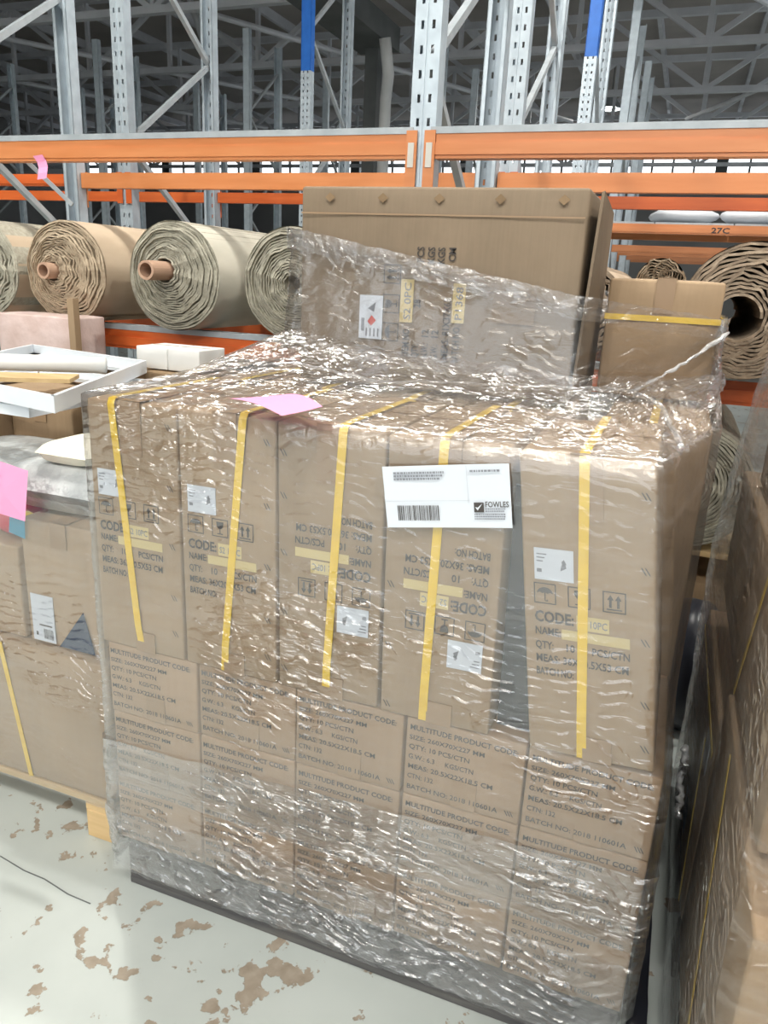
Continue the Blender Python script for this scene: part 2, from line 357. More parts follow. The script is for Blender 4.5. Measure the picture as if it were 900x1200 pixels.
def icon_arrows(a):
    mb = frame_sq(a, a*0.05)
    for c in (a*.33, a*.67):
        mb.poly([(c-a*.055, a*.24), (c+a*.055, a*.24), (c+a*.055, a*.60), (c-a*.055, a*.60)])
        mb.poly([(c-a*.14, a*.60), (c+a*.14, a*.60), (c, a*.85)])
    mb.poly([(a*.17, a*.13), (a*.83, a*.13), (a*.83, a*.19), (a*.17, a*.19)])
    return mb

def grid_box(w, d, h, n=(6, 5, 8), bulge=0.004, jit=0.0008, seed=1, rb=0.004, sb=0.2):
    """carton body: box with gently bulging panels, rounded edges; local origin at front left bottom"""
    rnd = random.Random(seed); mb = MB()
    def panel(o, du, dv, nu, nv, nrm, bl):
        o, du, dv, nrm = Vector(o), Vector(du), Vector(dv), Vector(nrm); vs = []; fs = []
        for j in range(nv+1):
            for i in range(nu+1):
                s_, t_ = i/nu, j/nv
                k = math.sin(PI*s_)*math.sin(PI*t_); edge = i in (0, nu) or j in (0, nv)
                vs.append(o+du*s_+dv*t_+nrm*(0 if edge else bl*k**0.6+rnd.uniform(-jit, jit)))
        for j in range(nv):
            for i in range(nu):
                a = j*(nu+1)+i; fs.append((a, a+1, a+nu+2, a+nu+1))
        mb.add(vs, fs)
    nx, ny, nz = n
    panel((0,0,0), (w,0,0), (0,0,h), nx, nz, (0,-1,0), bulge); panel((w,0,0), (0,d,0), (0,0,h), ny, nz, (1,0,0), bulge*sb)
    panel((w,d,0), (-w,0,0), (0,0,h), nx, nz, (0,1,0), bulge*.3); panel((0,d,0), (0,-d,0), (0,0,h), ny, nz, (-1,0,0), bulge*sb)
    panel((0,0,h), (w,0,0), (0,d,0), nx, ny, (0,0,1), bulge*0.7); panel((0,d,0), (w,0,0), (0,-d,0), nx, ny, (0,0,-1), 0)
    return mb
def box_mesh(mb, name, mat, rb=0.004):
    me = mb.mesh(name, mat)
    bm = bmesh.new(); bm.from_mesh(me); bmesh.ops.remove_doubles(bm, verts=bm.verts, dist=1e-5)
    es = [e for e in bm.edges if len(e.link_faces) == 2 and e.calc_face_angle(0) > 0.9]
    bmesh.ops.bevel(bm, geom=es, offset=rb, segments=2, affect='EDGES', profile=0.5)
    for f in bm.faces: f.smooth = True
    bm.to_mesh(me); bm.free(); return me
def copy_tree(o, parent=None):
    c = o.copy(); C.objects.link(c); c.parent = parent
    for ch in list(o.children): copy_tree(ch, c)
    return c

# ------------------------------------------------------------------ the building
R = ROOM
struct('floor', MB().box(R['x0'], R['x1'], R['y0']-3, R['y1'], -0.1, 0.0), 'floor_paint')
fl = C.objects['floor']; ck = MB(); kp = [atz(u, v, .0008) for u, v in ((0, 1003), (28, 1020), (52, 1030), (80, 1048), (106, 1059))]
for a_, b2 in zip(kp, kp[1:]): ck.bar(a_, b2, .003, .0006)
link('crack', ck.mesh('crack', 'dark_steel'), fl)
struct('wall_left', MB().box(R['x0']-0.2, R['x0'], R['y0'], R['y1'], 0, R['z']), 'wall_sheet')
struct('wall_right', MB().box(R['x1'], R['x1']+0.2, R['y0'], SIDE['y0'], 0, R['z']).box(R['x1'], R['x1']+0.2, SIDE['y1'], R['y1'], 0, R['z']).box(R['x1'], R['x1']+0.2, SIDE['y0'], SIDE['y1'], SIDE['z1'], R['z']), 'wall_sheet')
wf = MB(); wf.box(R['x0'], DOOR['x0'], R['y0']-0.2, R['y0'], 0, R['z']); wf.box(DOOR['x1'], R['x1'], R['y0']-0.2, R['y0'], 0, R['z']); wf.box(DOOR['x0'], DOOR['x1'], R['y0']-0.2, R['y0'], DOOR['z1'], R['z'])
struct('wall_front', wf, 'wall_sheet')
WZ0, WZ1 = 4.95, 5.75
wb = MB().box(R['x0'], R['x1'], R['y1'], R['y1']+0.2, 0, WZ0).box(R['x0'], R['x1'], R['y1'], R['y1']+0.2, WZ1, R['z'])
struct('wall_back', wb, 'wall_sheet')
nw = 9; ww = (R['x1']-R['x0'])/nw
pane_me = None
for i in range(nw):
    x0 = R['x0']+i*ww; fr = MB().box(x0, x0+0.35, R['y1'], R['y1']+0.2, WZ0, WZ1)
    for k in range(1, 6): fr.box(x0+0.35+k*(ww-0.35)/6-0.03, x0+0.35+k*(ww-0.35)/6+0.03, R['y1']+0.05, R['y1']+0.13, WZ0, WZ1)
    wo = struct('window_%d' % (i+1), fr, 'dark_steel')
    for k in range(6):
        pw = (ww-0.35)/6
        if pane_me is None: pane_me = MB().box(0.03, pw-0.03, 0.085, 0.095, WZ0, WZ1).mesh('pane', 'window_glass')
        p = link('pane', pane_me, wo); p.location = (x0+0.35+k*pw, R['y1'], 0)
# roof deck, purlins along the depth, trusses across
roof = struct('ceiling', MB().box(R['x0'], R['x1'], R['y0'], R['y1'], R['z'], R['z']+0.1), 'roof_sheet')
pur = MB().box(-0.04, 0.04, R['y0'], R['y1'], 0, 0.18).mesh('purlin', 'truss_steel')
for i in range(20):
    p = link('purlin', pur, roof); p.location = (R['x0']+1+i*1.9, 0, R['z']-0.181)
ZB, ZT = 5.0, 6.28
bay = 1.9
X0T, X1T = R['x0']+0.02, R['x1']-0.02
chord = MB().bar((X0T, 0, ZB), (X1T, 0, ZB), 0.12, 0.10).bar((X0T, 0, ZT), (X1T, 0, ZT), 0.12, 0.12).mesh('truss', 'truss_steel')
web_v = MB().bar((0, 0, ZB), (0, 0, ZT), 0.07, 0.07).mesh('web', 'truss_steel')
web_a = MB().bar((0, 0, ZB), (bay, 0, ZT), 0.08, 0.08).mesh('web', 'truss_steel')
web_b = MB().bar((0, 0, ZT), (bay, 0, ZB), 0.08, 0.08).mesh('web', 'truss_steel')
for ty in (6.4, 9.4, 12.4, 15.4, 18.4, 21.4, 24.4):
    t = link('truss', chord, roof); t.location = (0, ty, 0)
    k = 0; x = R['x0']+0.1
    while x+bay < R['x1']:
        v = link('web', web_v, t); v.location = (x, 0, 0)
        d = link('web', web_a if k % 2 else web_b, t); d.location = (x, 0, 0)
        x += bay; k += 1
# wind bracing tubes running with the depth
for (xa, ya, xb, yb) in ((-13, 6.4, -7.5, 15.4), (-9.5, 15.4, -4.5, 6.4), (-6.5, 9.4, -2.0, 18.4), (0.5, 9.4, 5.5, 18.4), (5.0, 9.4, 0.5, 18.4), (-15.0, 9.4, -10.0, 18.4)):
    link('brace', MB().tube([(xa, ya, ZB+0.09), (xb, yb, ZB+0.09)], 0.045).mesh('brace', 'truss_steel'), roof)
# valley gutter on a steel column with its down pipe
cp = aty(437, 100, 10.5)
struct('trim_1', MB().box(cp.x-0.10, cp.x+0.10, 10.4, 10.6, 0, ZB-0.06).box(cp.x-0.16, cp.x+0.16, 10.34, 10.66, 0, 0.02), 'dark_steel')
struct('trim_2', MB().box(cp.x-0.30, cp.x+0.32, -4.0, 10.7, ZB-0.37, ZB-0.055), 'dark_steel')
struct('trim_3', MB().tube([(cp.x+0.33, 10.2, 0.0), (cp.x+0.33, 10.2, 3.9), (cp.x+0.40, 10.1, 4.2), (cp.x+0.36, 10.0, 4.63)], 0.085, 10), 'white_pvc', smooth=True)

# ------------------------------------------------------------------ high bay lamps
def make_lamp():
    t = thing('high_bay_lamp', (0, 0, 0), 'bell shaped high bay lamp hung from the roof', 'lamp', 'high bay lamps under the roof')
    prof = [(0.05, 0.42), (0.09, 0.40), (0.10, 0.28), (0.14, 0.20), (0.24, 0.06), (0.27, 0.0)]
    mb = MB(); n = 16
    vs = [(r*math.cos(2*PI*j/n), r*math.sin(2*PI*j/n), z) for r, z in prof for j in range(n)]
    fs = [(i*n+j, i*n+(j+1)%n, (i+1)*n+(j+1)%n, (i+1)*n+j) for i in range(len(prof)-1) for j in range(n)]
    mb.add(vs, fs+[tuple(range(n))]); part('shade', mb, 'galvanised_dull', t, smooth=True)
    g = MB().add([(0.18*math.cos(2*PI*j/n), 0.18*math.sin(2*PI*j/n), 0.07) for j in range(n)], [tuple(range(n))]); part('bulb', g, 'lamp_glow', t)
    part('cord', MB().tube([(0, 0, 0.42), (0, 0, R['z']-LAMP_Z-0.02)], 0.012, 6), 'dark_steel', t)
    return t
lamp0 = make_lamp()
for i, (lx, ly) in enumerate(LAMPS):
    t = lamp0 if i == 0 else copy_tree(lamp0)
    t.location = (lx, ly, LAMP_Z)
    if i == len(LAMPS)-1: t['label'] = 'glowing high bay lamp under the roof, seen to the right of the blue upright'; del t['group']
    lo = area_light('lamp_light', (lx, ly, LAMP_Z-0.02), (0, 0, 0), 0.14, 0.14, 76, (1.0, 0.97, 0.90), 'DISK')
    lo.parent = t; lo.location = (0, 0, -0.02)

# ------------------------------------------------------------------ pallet racks
BAY = 2.42
FX = [.12-BAY*2, .12-BAY, .12, .12+BAY]
UW, UD = 0.095, 0.07
def upright_mb(H, holes=True):
    mb = MB()
    if holes:
        t = 0.004; cols = (0.022, 0.062); hw = 0.011; hp = 0.075; hh = 0.026
        xs = [0, cols[0], cols[0]+hw, cols[1], cols[1]+hw, UW]
        for a in (0, 2, 4): mb.box(xs[a], xs[a+1], 0, t, 0, H)
        z = 0.0
        while z < H-hp:
            for a in (1, 3): mb.box(xs[a], xs[a+1], 0, t, z+hh, z+hp)
            z += hp
        mb.box(0.040, 0.046, -0.004, 0, 0, H)
        mb.box(0, t, t, UD, 0, H); mb.box(UW-t, UW, t, UD, 0, H)
        mb.box(0, 0.02, UD-t, UD, 0, H); mb.box(UW-0.02, UW, UD-t, UD, 0, H)
    else:
        mb.box(0, UW, 0, 0.006, 0, H); mb.box(0, 0.006, 0, UD, 0, H); mb.box(UW-0.006, UW, 0, UD, 0, H)
    return mb
H1 = 4.6
ME_UP = upright_mb(H1).mesh('upright', 'galvanised'); ME_UPS = upright_mb(H1, False).mesh('upright', 'galvanised')
ME_FOOT = MB().box(-0.02, UW+0.02, -0.02, UD+0.02, 0, 0.008).mesh('foot_plate', 'galvanised_dull')
ME_BLUE = upright_mb(2.0, False).mesh('upright_extension', 'blue_paint')
def rack(name, y0, y1, xs, levels, label, detail=True, height=1.0, blue=0.0, deep=False, lip=True, offs=0.0):
    t = thing(name, (xs[0], y0, 0), label, 'pallet rack')
    def place(nm, me, x, y, z=0, rz=0, s=1.0):
        o = link(nm, me, t); o.location = (x-xs[0], y-y0, z); o.rotation_euler = (0, 0, rz); o.scale = (1, 1, s); return o
    up = ME_UP if detail else ME_UPS
    D = y1-y0
    br1 = MB().bar((0, 0, 0), (0, D-2*UD+0.03, 0.62), 0.03, 0.03).mesh('brace', 'galvanised_dull')
    br2 = MB().bar((0, D-2*UD+0.03, 0), (0, 0, 0.62), 0.03, 0.03).mesh('brace', 'galvanised_dull')
    for x in xs:
        hs = height if not blue else blue/H1
        place('upright', up, x-UW/2, y0, s=hs); place('upright', up, x+UW/2, y1, rz=PI, s=height)
        if blue:
            place('upright_extension', ME_BLUE, x-UW/2, y0, blue)
        place('foot_plate', ME_FOOT, x-UW/2, y0); place('foot_plate', ME_FOOT, x+UW/2, y1, rz=PI)
        z = 0.25; k = 0
        while z+0.62 < H1*height-0.1:
            place('brace', br1 if k % 2 else br2, x, y0+UD-0.015, z); z += 0.64; k += 1
    for (zb, zt, mat) in levels:
        for i in range(len(xs)-1):
            a, b_ = xs[i]+UW/2+0.006, xs[i+1]-UW/2-0.006
            for yy in (y0-0.005, y1-0.045):
                mb = MB().box(a, b_, yy, yy+0.05, zb, zt)
                # stepped face of the beam
                f_ = yy-0.006 if yy < (y0+y1)/2 else yy+0.05
                mb.box(a, b_, f_, f_+0.006, zb+0.012, zb+(zt-zb)*0.62)
                bo = part('beam', mb, mat, t, True)
                if lip and yy < (y0+y1)/2: part('beam_lip', MB().box(a-0.02, b_+0.02, yy-0.004, yy+0.06, zt, zt+0.022), 'galvanised_dull', t, True)
                if detail:
                    for xe in (a-0.04, b_):
                        y_ = yy-0.010 if yy < (y0+y1)/2 else yy+0.045
                        co = part('connector', MB().box(xe, xe+0.04, y_, y_+0.006, zb-0.10, zt+0.01), mat, bo, True)
    return t
LV = [(1.085, 1.165, 'orange_paint_deep'), (1.845, 1.925, 'orange_paint')]
r1o = rack('pallet_rack', 1.60, 2.60, [FX[1], FX[2], FX[3]], LV, 'galvanised pallet rack with orange beams carrying the carpet rolls behind the cartons')
r2o = rack('pallet_rack', 3.00, 4.00, FX, [(1.085, 1.165, 'orange_paint_deep'), (1.905, 1.975, 'orange_paint_deep')], 'second pallet rack back to back with the carpet roll rack, darker orange beams', lip=False)
r3o = rack('pallet_rack', 5.45, 6.35, FX[1:], [(1.085, 1.165, 'orange_paint_deep'), (1.865, 1.935, 'orange_paint')], 'pallet rack with blue upper uprights and white bags on its beams', blue=3.12, lip=False)
far = [FX[0]-BAY*k for k in (4, 3, 2, 1)]+FX
rack('pallet_rack', 8.5, 9.4, far, [(1.85, 1.93, 'orange_paint')], 'far galvanised pallet rack row, nearer of the two beyond the blue uprights', detail=False, height=0.96, lip=False)
rack('pallet_rack', 10.9, 11.8, far, [(1.85, 1.93, 'orange_paint')], 'far galvanised pallet rack row, furthest back below the roof trusses', detail=False, height=0.96, lip=False)
# steel end plates with slots on the connector of the centre upright
for xe in (FX[2]-UW/2+0.003, FX[2]+UW/2-0.025):
    part('bolt_plate', MB().box(xe, xe+0.022, 1.581, 1.585, 1.815, 1.895), 'plate_grey', r1o, True)
p = part('beam_sticker', MB().box(0, 0.075, 0, 0.002, 0, 0.022), 'paper', r2o); p.location = (0.90-FX[0], -0.018, 1.938)
pt = part('lettering', mv(text_fit('3301', 0.06, 0.017, 0.02), 0.007, 0.005, y=-0.001), 'ink', p)
p = part('beam_lettering', text_fit('27C', 0.13, 0.055, 0.02), 'ink', r3o); q = aty(832, 279, 5.43); p.location = (q.x-FX[1], -0.013, 1.878)
for x0_, x1_ in zip(FX[1:-1], FX[2:]):
    for k in range(4):
        w4 = (x1_-x0_-.12)/4; part('deck_panel', MB().box(x0_+.06+k*w4+.004, x0_+.06+(k+1)*w4-.004, 5.452, 6.34, 1.936, 1.950), 'galvanised_dull', r3o, True)

# white bags on the rack with blue uprights
def bag(name, x, y, z, sx, sy, sz, mat, seed):
    rnd = random.Random(seed); mb = MB(); nu, nv = 14, 7; ph = [rnd.uniform(0, 6) for _ in range(6)]
    vs = [(0, 0, 0)]
    for j in range(1, nv+1):
        t = PI*j/(nv+1)
        for i in range(nu):
            a = 2*PI*i/nu; k = 1+0.10*math.sin(3*a+ph[0]+t)+0.06*math.sin(5*a+ph[1]-2*t)
            vs.append((sx*k*math.sin(t)**0.7*math.cos(a), sy*k*math.sin(t)**0.7*math.sin(a), sz*(0.5-0.5*math.cos(t))*1.0))
    vs.append((0, 0, sz*1.02))
    fs = [(0, 1+(i+1)%nu, 1+i) for i in range(nu)]
    for j in range(nv-1):
        for i in range(nu):
            a = 1+j*nu; fs.append((a+i, a+(i+1)%nu, a+nu+(i+1)%nu, a+nu+i))
    a = 1+(nv-1)*nu; fs += [(a+i, a+(i+1)%nu, len(vs)-1) for i in range(nu)]
    mb.add(vs, fs); return mb
WB = [(797, 'white plastic bag on far orange beam just right of the big upper carton'), (882, 'white plastic bag on far orange beam at the right picture edge')]
for i, (u, lb) in enumerate(WB):
    q = aty(u, 268, 5.75)
    o = single('white_bag', bag('b', 0, 0, 0, 0.26, 0.24, 0.13, 'bag_white', i), 'bag_white', lb, 'bag', 'white bags on the far rack', smooth=True); o.location = (q.x, 5.75, 1.951)
for i, x in enumerate((-2.0, -1.42, -0.85, -0.25)):
    o = single('white_bag', bag('b', 0, 0, 0, 0.27, 0.24, 0.13, 'bag_white', 10+i), 'bag_white', 'white plastic bag glimpsed between the orange beams above the carpet rolls', 'bag', 'white bags on the far rack', smooth=True); o.location = (x, 5.75, 1.951)

# ------------------------------------------------------------------ carpet rolls
def carpet_roll(name, x, y0, y1, z, rad, r0, turns, mat, outer, label, seed, core=None, wav=0.006, coff=(0, 0), stick=0.09, group='carpet rolls on the rack'):
    rnd = random.Random(seed); t = thing(name, (x, y0, z-rad), label, 'carpet roll', group)
    nseg = 40; n = int(turns*nseg); pitch = (rad-r0)/turns; th = pitch*0.84
    ph = [rnd.uniform(0, 6.28) for _ in range(8)]; layer = [rnd.uniform(-0.012, 0.012) for _ in range(int(turns)+3)]
    vs = []; fs = []
    for i in range(n+1):
        a = 2*PI*i/nseg; r = r0+pitch*(i/nseg)
        k = i/n
        wv = wav*math.sin(7*a+ph[0]+k*9)+wav*0.8*math.sin(11.3*a+ph[1]-5*k)+wav*0.5*math.sin(17*a+ph[2])
        wv *= min(1, 4*k)*(0.25 if k > 0.93 else 1)
        ox, oz = coff[0]*(1-k)**1.0, coff[1]*(1-k)**1.0
        lt = i/nseg; li = int(lt); off = layer[li]*(1-(lt-li))+layer[li+1]*(lt-li)+0.004*math.sin(9*a+ph[3])
        ca, sa = math.cos(a+ph[4]), math.sin(a+ph[4])
        for rr, yy in ((r+wv, y0+off), (r+wv+th, y0+off+0.003), (r+wv+th, y1), (r+wv, y1)):
            vs.append((rr*ca+ox, yy-y0, rr*sa*0.985+oz+rad))
    for i in range(n):
        a, b_ = i*4, i*4+4
        fs += [(a, b_, b_+1, a+1), (a+1, b_+1, b_+2, a+2), (a+3, a, b_, b_+3)] if False else [(a, a+1, b_+1, b_), (a+1, a+2, b_+2, b_+1), (a+3, b_+3, b_, a)]
    part('spiral_sheet', MB().add(vs, fs), mat, t)
    # outermost backing turn
    vs = []; fs = []; m_ = 60
    for i in range(m_+1):
        a = 2*PI*i/m_*1.02
        for yy in (0.004, y1-y0):
            vs.append(((rad+0.003)*math.cos(a), yy, (rad+0.003)*math.sin(a)*0.985+rad))
    for i in range(m_): fs.append((2*i, 2*i+2, 2*i+3, 2*i+1))
    part('outer_backing', MB().add(vs, fs), outer, t, smooth=True)
    if core:
        mb = MB(); k = 24; ri = core*0.74; ya, yb = -stick, 0.5
        vs = []
        for rr, yy in ((ri, yb), (ri, ya), (core, ya), (core, yb)):
            vs += [(coff[0]+rr*math.cos(2*PI*j/k), yy, coff[1]+rad+rr*math.sin(2*PI*j/k)) for j in range(k)]
        mb.add(vs, [(i*k+j, i*k+(j+1)%k, (i+1)*k+(j+1)%k, (i+1)*k+j) for i in range(3) for j in range(k)])
        part('core_tube', mb, 'core_card', t, smooth=False)
    return t
carpet_roll('carpet_roll', -1.865, 1.47, 2.95, 1.393, 0.205, 0.03, 20, 'carpet_grey', 'carpet_tan_back', 'carpet roll cut off by the left picture edge, on the orange rack beam', 1)
carpet_roll('carpet_roll', -1.385, 1.46, 2.95, 1.398, 0.205, 0.035, 20, 'carpet_tan', 'carpet_tan_back', 'tan carpet roll with a ragged end and a core tube set left of centre', 2, core=0.033, wav=0.0035, coff=(-0.075, 0.0), stick=0.05)
carpet_roll('carpet_roll', -0.86, 1.48, 2.95, 1.401, 0.212, 0.045, 21, 'carpet_grey', 'carpet_grey_back', 'grey green carpet roll with a long cardboard core tube sticking out', 3, core=0.037, wav=0.002, coff=(-0.04, 0.02), stick=0.12)
carpet_roll('carpet_roll', -0.335, 1.50, 2.95, 1.398, 0.208, 0.03, 20, 'carpet_grey', 'carpet_grey_back', 'grey green carpet roll half hidden by the left side of the big upper carton', 4, wav=0.002)
carpet_roll('carpet_roll', 0.70, 1.72, 2.90, 1.355, 0.172, 0.03, 9, 'carpet_brown', 'carpet_tan_back', 'tan carpet roll peeking over the smaller wrapped carton beside the big one', 5, wav=0.006)
carpet_roll('carpet_roll', 1.265, 1.46, 2.95, 1.390, 0.205, 0.062, 14, 'carpet_brown', 'carpet_tan_back', 'loosely rolled brown carpet with an open hollow core, right of the upper cartons', 6, wav=0.004, coff=(-0.035, -0.02))
carpet_roll('carpet_roll', 0.965, 2.15, 2.95, 1.47, 0.09, 0.02, 9, 'carpet_tan', 'carpet_tan_back', 'cream carpet roll set back between two brown rolls on the rack', 8, wav=0.004)
# pink tag hung on a rack brace and the loose steel strip it hangs from
def curved_sheet(pts_uv, fn):
    pass
a = aty(46, 185, 1.75); 
tg = MB()
for j in range(5):
    u = j/4
    for s_ in (-1, 1): tg.v.append((0.022*s_+0.012*math.sin(3*u), 0.008*math.sin(5*u), -0.095*u))
for j in range(4): tg.f.append((2*j, 2*j+1, 2*j+3, 2*j+2))
o = single('pink_tag', tg, 'pink_paper', 'crumpled pink paper tag hanging in front of the upper rack beam', 'tag'); o.location = (aty(43, 182, 1.57).x, 1.575, aty(43, 182, 1.575).z); o.rotation_euler = (0, -0.15, 0.2)
a, b_ = aty(20, 178, 1.72), aty(85, 240, 1.80)
single('steel_strip', MB().bar(a, b_, 0.012, 0.018), 'galvanised_dull', 'thin dark steel strip hanging slantwise behind the pink tag', 'strip')

# ------------------------------------------------------------------ wooden pallets
def pallet(name, x0, x1, y0, y1, h, mat, label, nb=8, blocks=False):
    t = thing(name, (x0, y0, 0), label, 'pallet'); W, D = x1-x0, y1-y0
    bw = 0.095
    for i in range(nb):
        y = i*(D-bw)/(nb-1); part('deck_board', MB().box(0, W, y, y+bw, h-0.02, h), mat, t, bevel=0.003, seg=1)
    if blocks:
        for i in range(3):
            for j in range(3):
                x = i*(W-0.09)/2; y = j*(D-0.10)/2; part('block', MB().box(x, x+0.09, y, y+0.10, 0.0, h-0.04), mat, t, bevel=0.003, seg=1)
        for i in range(3): x = i*(W-0.09)/2; part('stringer_board', MB().box(x, x+0.09, 0, D, h-0.04, h-0.02), mat, t, bevel=0.002, seg=1)
    else:
        for j in range(3):
            x = 0; y = j*(D-0.05)/2; part('bearer', MB().box(0, W, y, y+0.05, 0.02, h-0.02), mat, t, bevel=0.003, seg=1)
        for j in range(3):
            y = j*(D-bw)/2; part('base_board', MB().box(0, W, y, y+bw, 0, 0.02), mat, t, bevel=0.002, seg=1)
    return t
PH = 0.14
pallet('wooden_pallet', 0.02, 1.155, 0.015, 1.15, PH, 'dark_timber', 'dark stained wooden pallet under the film wrapped cartons')

# ------------------------------------------------------------------ small printed cartons (three rows)
WS, HS, DS = 0.2301, 0.1719, 0.375
XS = 0.0082
Z1 = PH+3*HS
ME_SB = [box_mesh(grid_box(WS-0.004, DS-0.004, HS-0.0015, (5, 6, 4), 0.0028, 0.0006, 20+k), 'body', 'cardboard_small', 0.0035) for k in range(3)]
def small_print():
    mb = MB(); w_, h_ = WS, HS
    for s_, wd, z, sz, b_ in (('MULTITUDE PRODUCT CODE:', 0.205, .855, .0155, .02), ('SIZE: 260X70X227 MM', 0.145, .735, .0135, .015), ('QTY: 10 PCS/CTN', 0.118, .615, .0145, .015),
                          ('G.W.: 6.3', 0.052, .49, .0145, .015), ('MEAS: 20.5X22X18.5 CM', 0.165, .365, .0145, .015), ('CTN: 132', 0.052, .24, .0145, .015), ('BATCH NO: 2018 110601A', 0.178, .10, .0145, .015)):
        mb.merge(mv(text_fit(s_, wd, sz, b_), 0.010, z*h_))
    mb.merge(mv(text_fit('KGS/CTN', 0.055, .0145, .015), 0.082, .49*h_))
    for k in range(3): mb.merge(MB().poly([(w_-0.024+k*.005, .10*h_), (w_-0.022+k*.005, .10*h_), (w_-0.028+k*.005, .16*h_), (w_-0.030+k*.005, .16*h_)]))
    return mb.mesh('printed_text', 'ink')
ME_SP = small_print()
ME_STAB = MB().box(0.098, 0.146, -0.0005, 0.0015, 0.003, 0.062).mesh('tape_tab', 'tape')
rown = ['bottom', 'middle', 'top']; coln = ['leftmost', 'second from left', 'middle', 'second from right', 'rightmost']
rnd = random.Random(3)
def small_carton(i, j, k, label, group, front=True):
    t = thing('small_carton', (XS+i*WS+rnd.uniform(-.0012, .0012), 0.002+rnd.uniform(0, .005)+k*DS, PH+j*HS), label, 'carton', group)
    b_ = link('body', ME_SB[(i+j+k) % 3], t); b_.location = (0.002, 0.002, 0)
    if front:
        p = link('printed_text', ME_SP, t); p.location = (0.0, -0.0018, 0)
        q = link('tape_tab', ME_STAB, t); q.location = (0, -0.0010, 0)
    return t
for j in range(3):
    for i in range(5):
        small_carton(i, j, 0, 'brown printed small carton, %s in the %s of the three small carton rows' % (coln[i], rown[j]), 'small printed cartons on the dark pallet')
for j in range(3):
    for k in (1, 2):
        small_carton(4, j, k, 'plain side of a small carton in the dark gap right of the wrapped load', 'small cartons behind the front rows', False)
for i in range(4):
    for k in (1, 2):
        for j in range(3):
            small_carton(i, j, k, 'small carton hidden behind the printed front rows', 'small cartons inside the load', False)

# ------------------------------------------------------------------ tall cartons with yellow straps
WT, HT, DT = 0.2125, 0.530, 0.365
ME_TB = [box_mesh(grid_box(WT-0.004, DT-0.004, HT-0.002, (6, 6, 10), 0.0045, 0.0008, 40+k), 'body', 'cardboard', 0.004) for k in range(3)]
def tall_print():
    mb = MB(); a = 0.036
    mb.merge(mv(icon_umbrella(a), 0.020, 0.270)); mb.merge(mv(icon_glass(a), 0.075, 0.270)); mb.merge(mv(icon_arrows(a), 0.130, 0.270))
    mb.merge(mv(text_fit('CODE:', 0.064, 0.027, .03), 0.020, 0.238)); mb.merge(mv(text_fit('NAME:', 0.042, 0.019, .02), 0.020, 0.215))
    for s_, x, wd, z in (('QTY:', .020, .030, .190), ('10', .068, .017, .190), ('PCS/CTN', .112, .060, .190), ('MEAS: 36X20.5X53 CM', .020, .150, .166), ('BATCH NO:', .020, .062, .142)):
        mb.merge(mv(text_fit(s_, wd, 0.019, .02), x, z))
    for z in (0.46, 0.34, 0.22, 0.11, 0.03):
        for k in range(2): mb.merge(MB().poly([(0.195+k*.006, z), (0.197+k*.006, z), (0.190+k*.006, z+.012), (0.188+k*.006, z+.012)]))
    return mb.mesh('printed_text', 'ink')
ME_TP = tall_print()
ME_TY1 = MB().poly([(.088, .232), (.140, .232), (.140, .257), (.088, .257)]).mesh('code_sticker', 'yellow_sticker')
ME_TY2 = MB().poly([(.064, .211), (.172, .211), (.172, .229), (.064, .229)]).mesh('name_sticker', 'yellow_sticker')
ME_TYT = mv(text_fit('S2 10PC', .046, .018, .01), .091, .238).mesh('lettering', 'ink_grey')
ME_TW = MB().box(.022, .085, -.0006, 0, .312, .366).mesh('white_sticker', 'paper')
def sticker_print():
    mb = MB()
    for k in range(3): mb.poly([(.026, .355-k*.006), (.026+.016-.003*k, .355-k*.006), (.026+.016-.003*k, .357-k*.006), (.026, .357-k*.006)])
    mb.poly([(.026, .325), (.034, .325), (.034, .331), (.026, .331)])
    for k in range(2): mb.poly([(.064+k*.004, .330+k*.009), (.074, .336+k*.006), (.070, .346+k*.004), (.066, .340+k*.006)])
    return mb.mesh('lettering', 'ink_grey')
ME_TWP = sticker_print()
def tall_tape(top=True):
    mb = MB(); x0, x1 = 0.082, 0.132
    mb.box(x0, x1, -0.0006, 0.0006, HT-0.105, HT+0.0012); mb.box(x0, x1, -0.0006, DT, HT+0.0022, HT+0.0034)
    mb.box(x0+.012, x1+.010, -0.0006, 0.0006, 0.0, 0.045)
    return mb.mesh('tape', 'tape')
ME_TT = tall_tape()
ME_FLAP = MB().box(0.004, WT-0.006, DT/2-0.0012, DT/2+0.0012, HT+0.0005, HT+0.0026).mesh('flap_seam', 'tape')
def strap_mb(xt, xb, xtop_back, w=0.016):
    mb = MB(); t = 0.0012; y0 = -0.0068
    def ribbon(pts):      # list of (x,y,z,nx,ny,nz)
        k = len(mb.v)
        for x, y, z, ny, nz in pts:
            mb.v += [(x-w/2, y, z), (x+w/2, y, z), (x+w/2, y+ny*t, z+nz*t), (x-w/2, y+ny*t, z+nz*t)]
        for i in range(len(pts)-1):
            a = k+i*4; b2 = a+4
            mb.f += [(a, a+1, b2+1, b2), (a+1, a+2, b2+2, b2+1), (a+2, a+3, b2+3, b2+2), (a+3, a, b2, b2+3)]
        mb.f += [(k, k+3, k+2, k+1), (k+4*len(pts)-4, k+4*len(pts)-3, k+4*len(pts)-2, k+4*len(pts)-1)]
    pts = [(xb+(xt-xb)*z/HT, y0+(0.005 if z < .03 else 0), z, -1, 0) for z in (0.002, 0.06, 0.16, 0.28, 0.40, 0.49, HT-0.006)]
    pts += [(xt, y0+0.006, HT+0.0045, -.5, .5)]
    pts += [(xt+(xtop_back-xt)*q, q*DT, HT+0.0055, 0, 1) for q in (0.06, 0.3, 0.6, 1.0)]
    ribbon(pts)
    return mb
cx = [i*WT for i in range(4)]
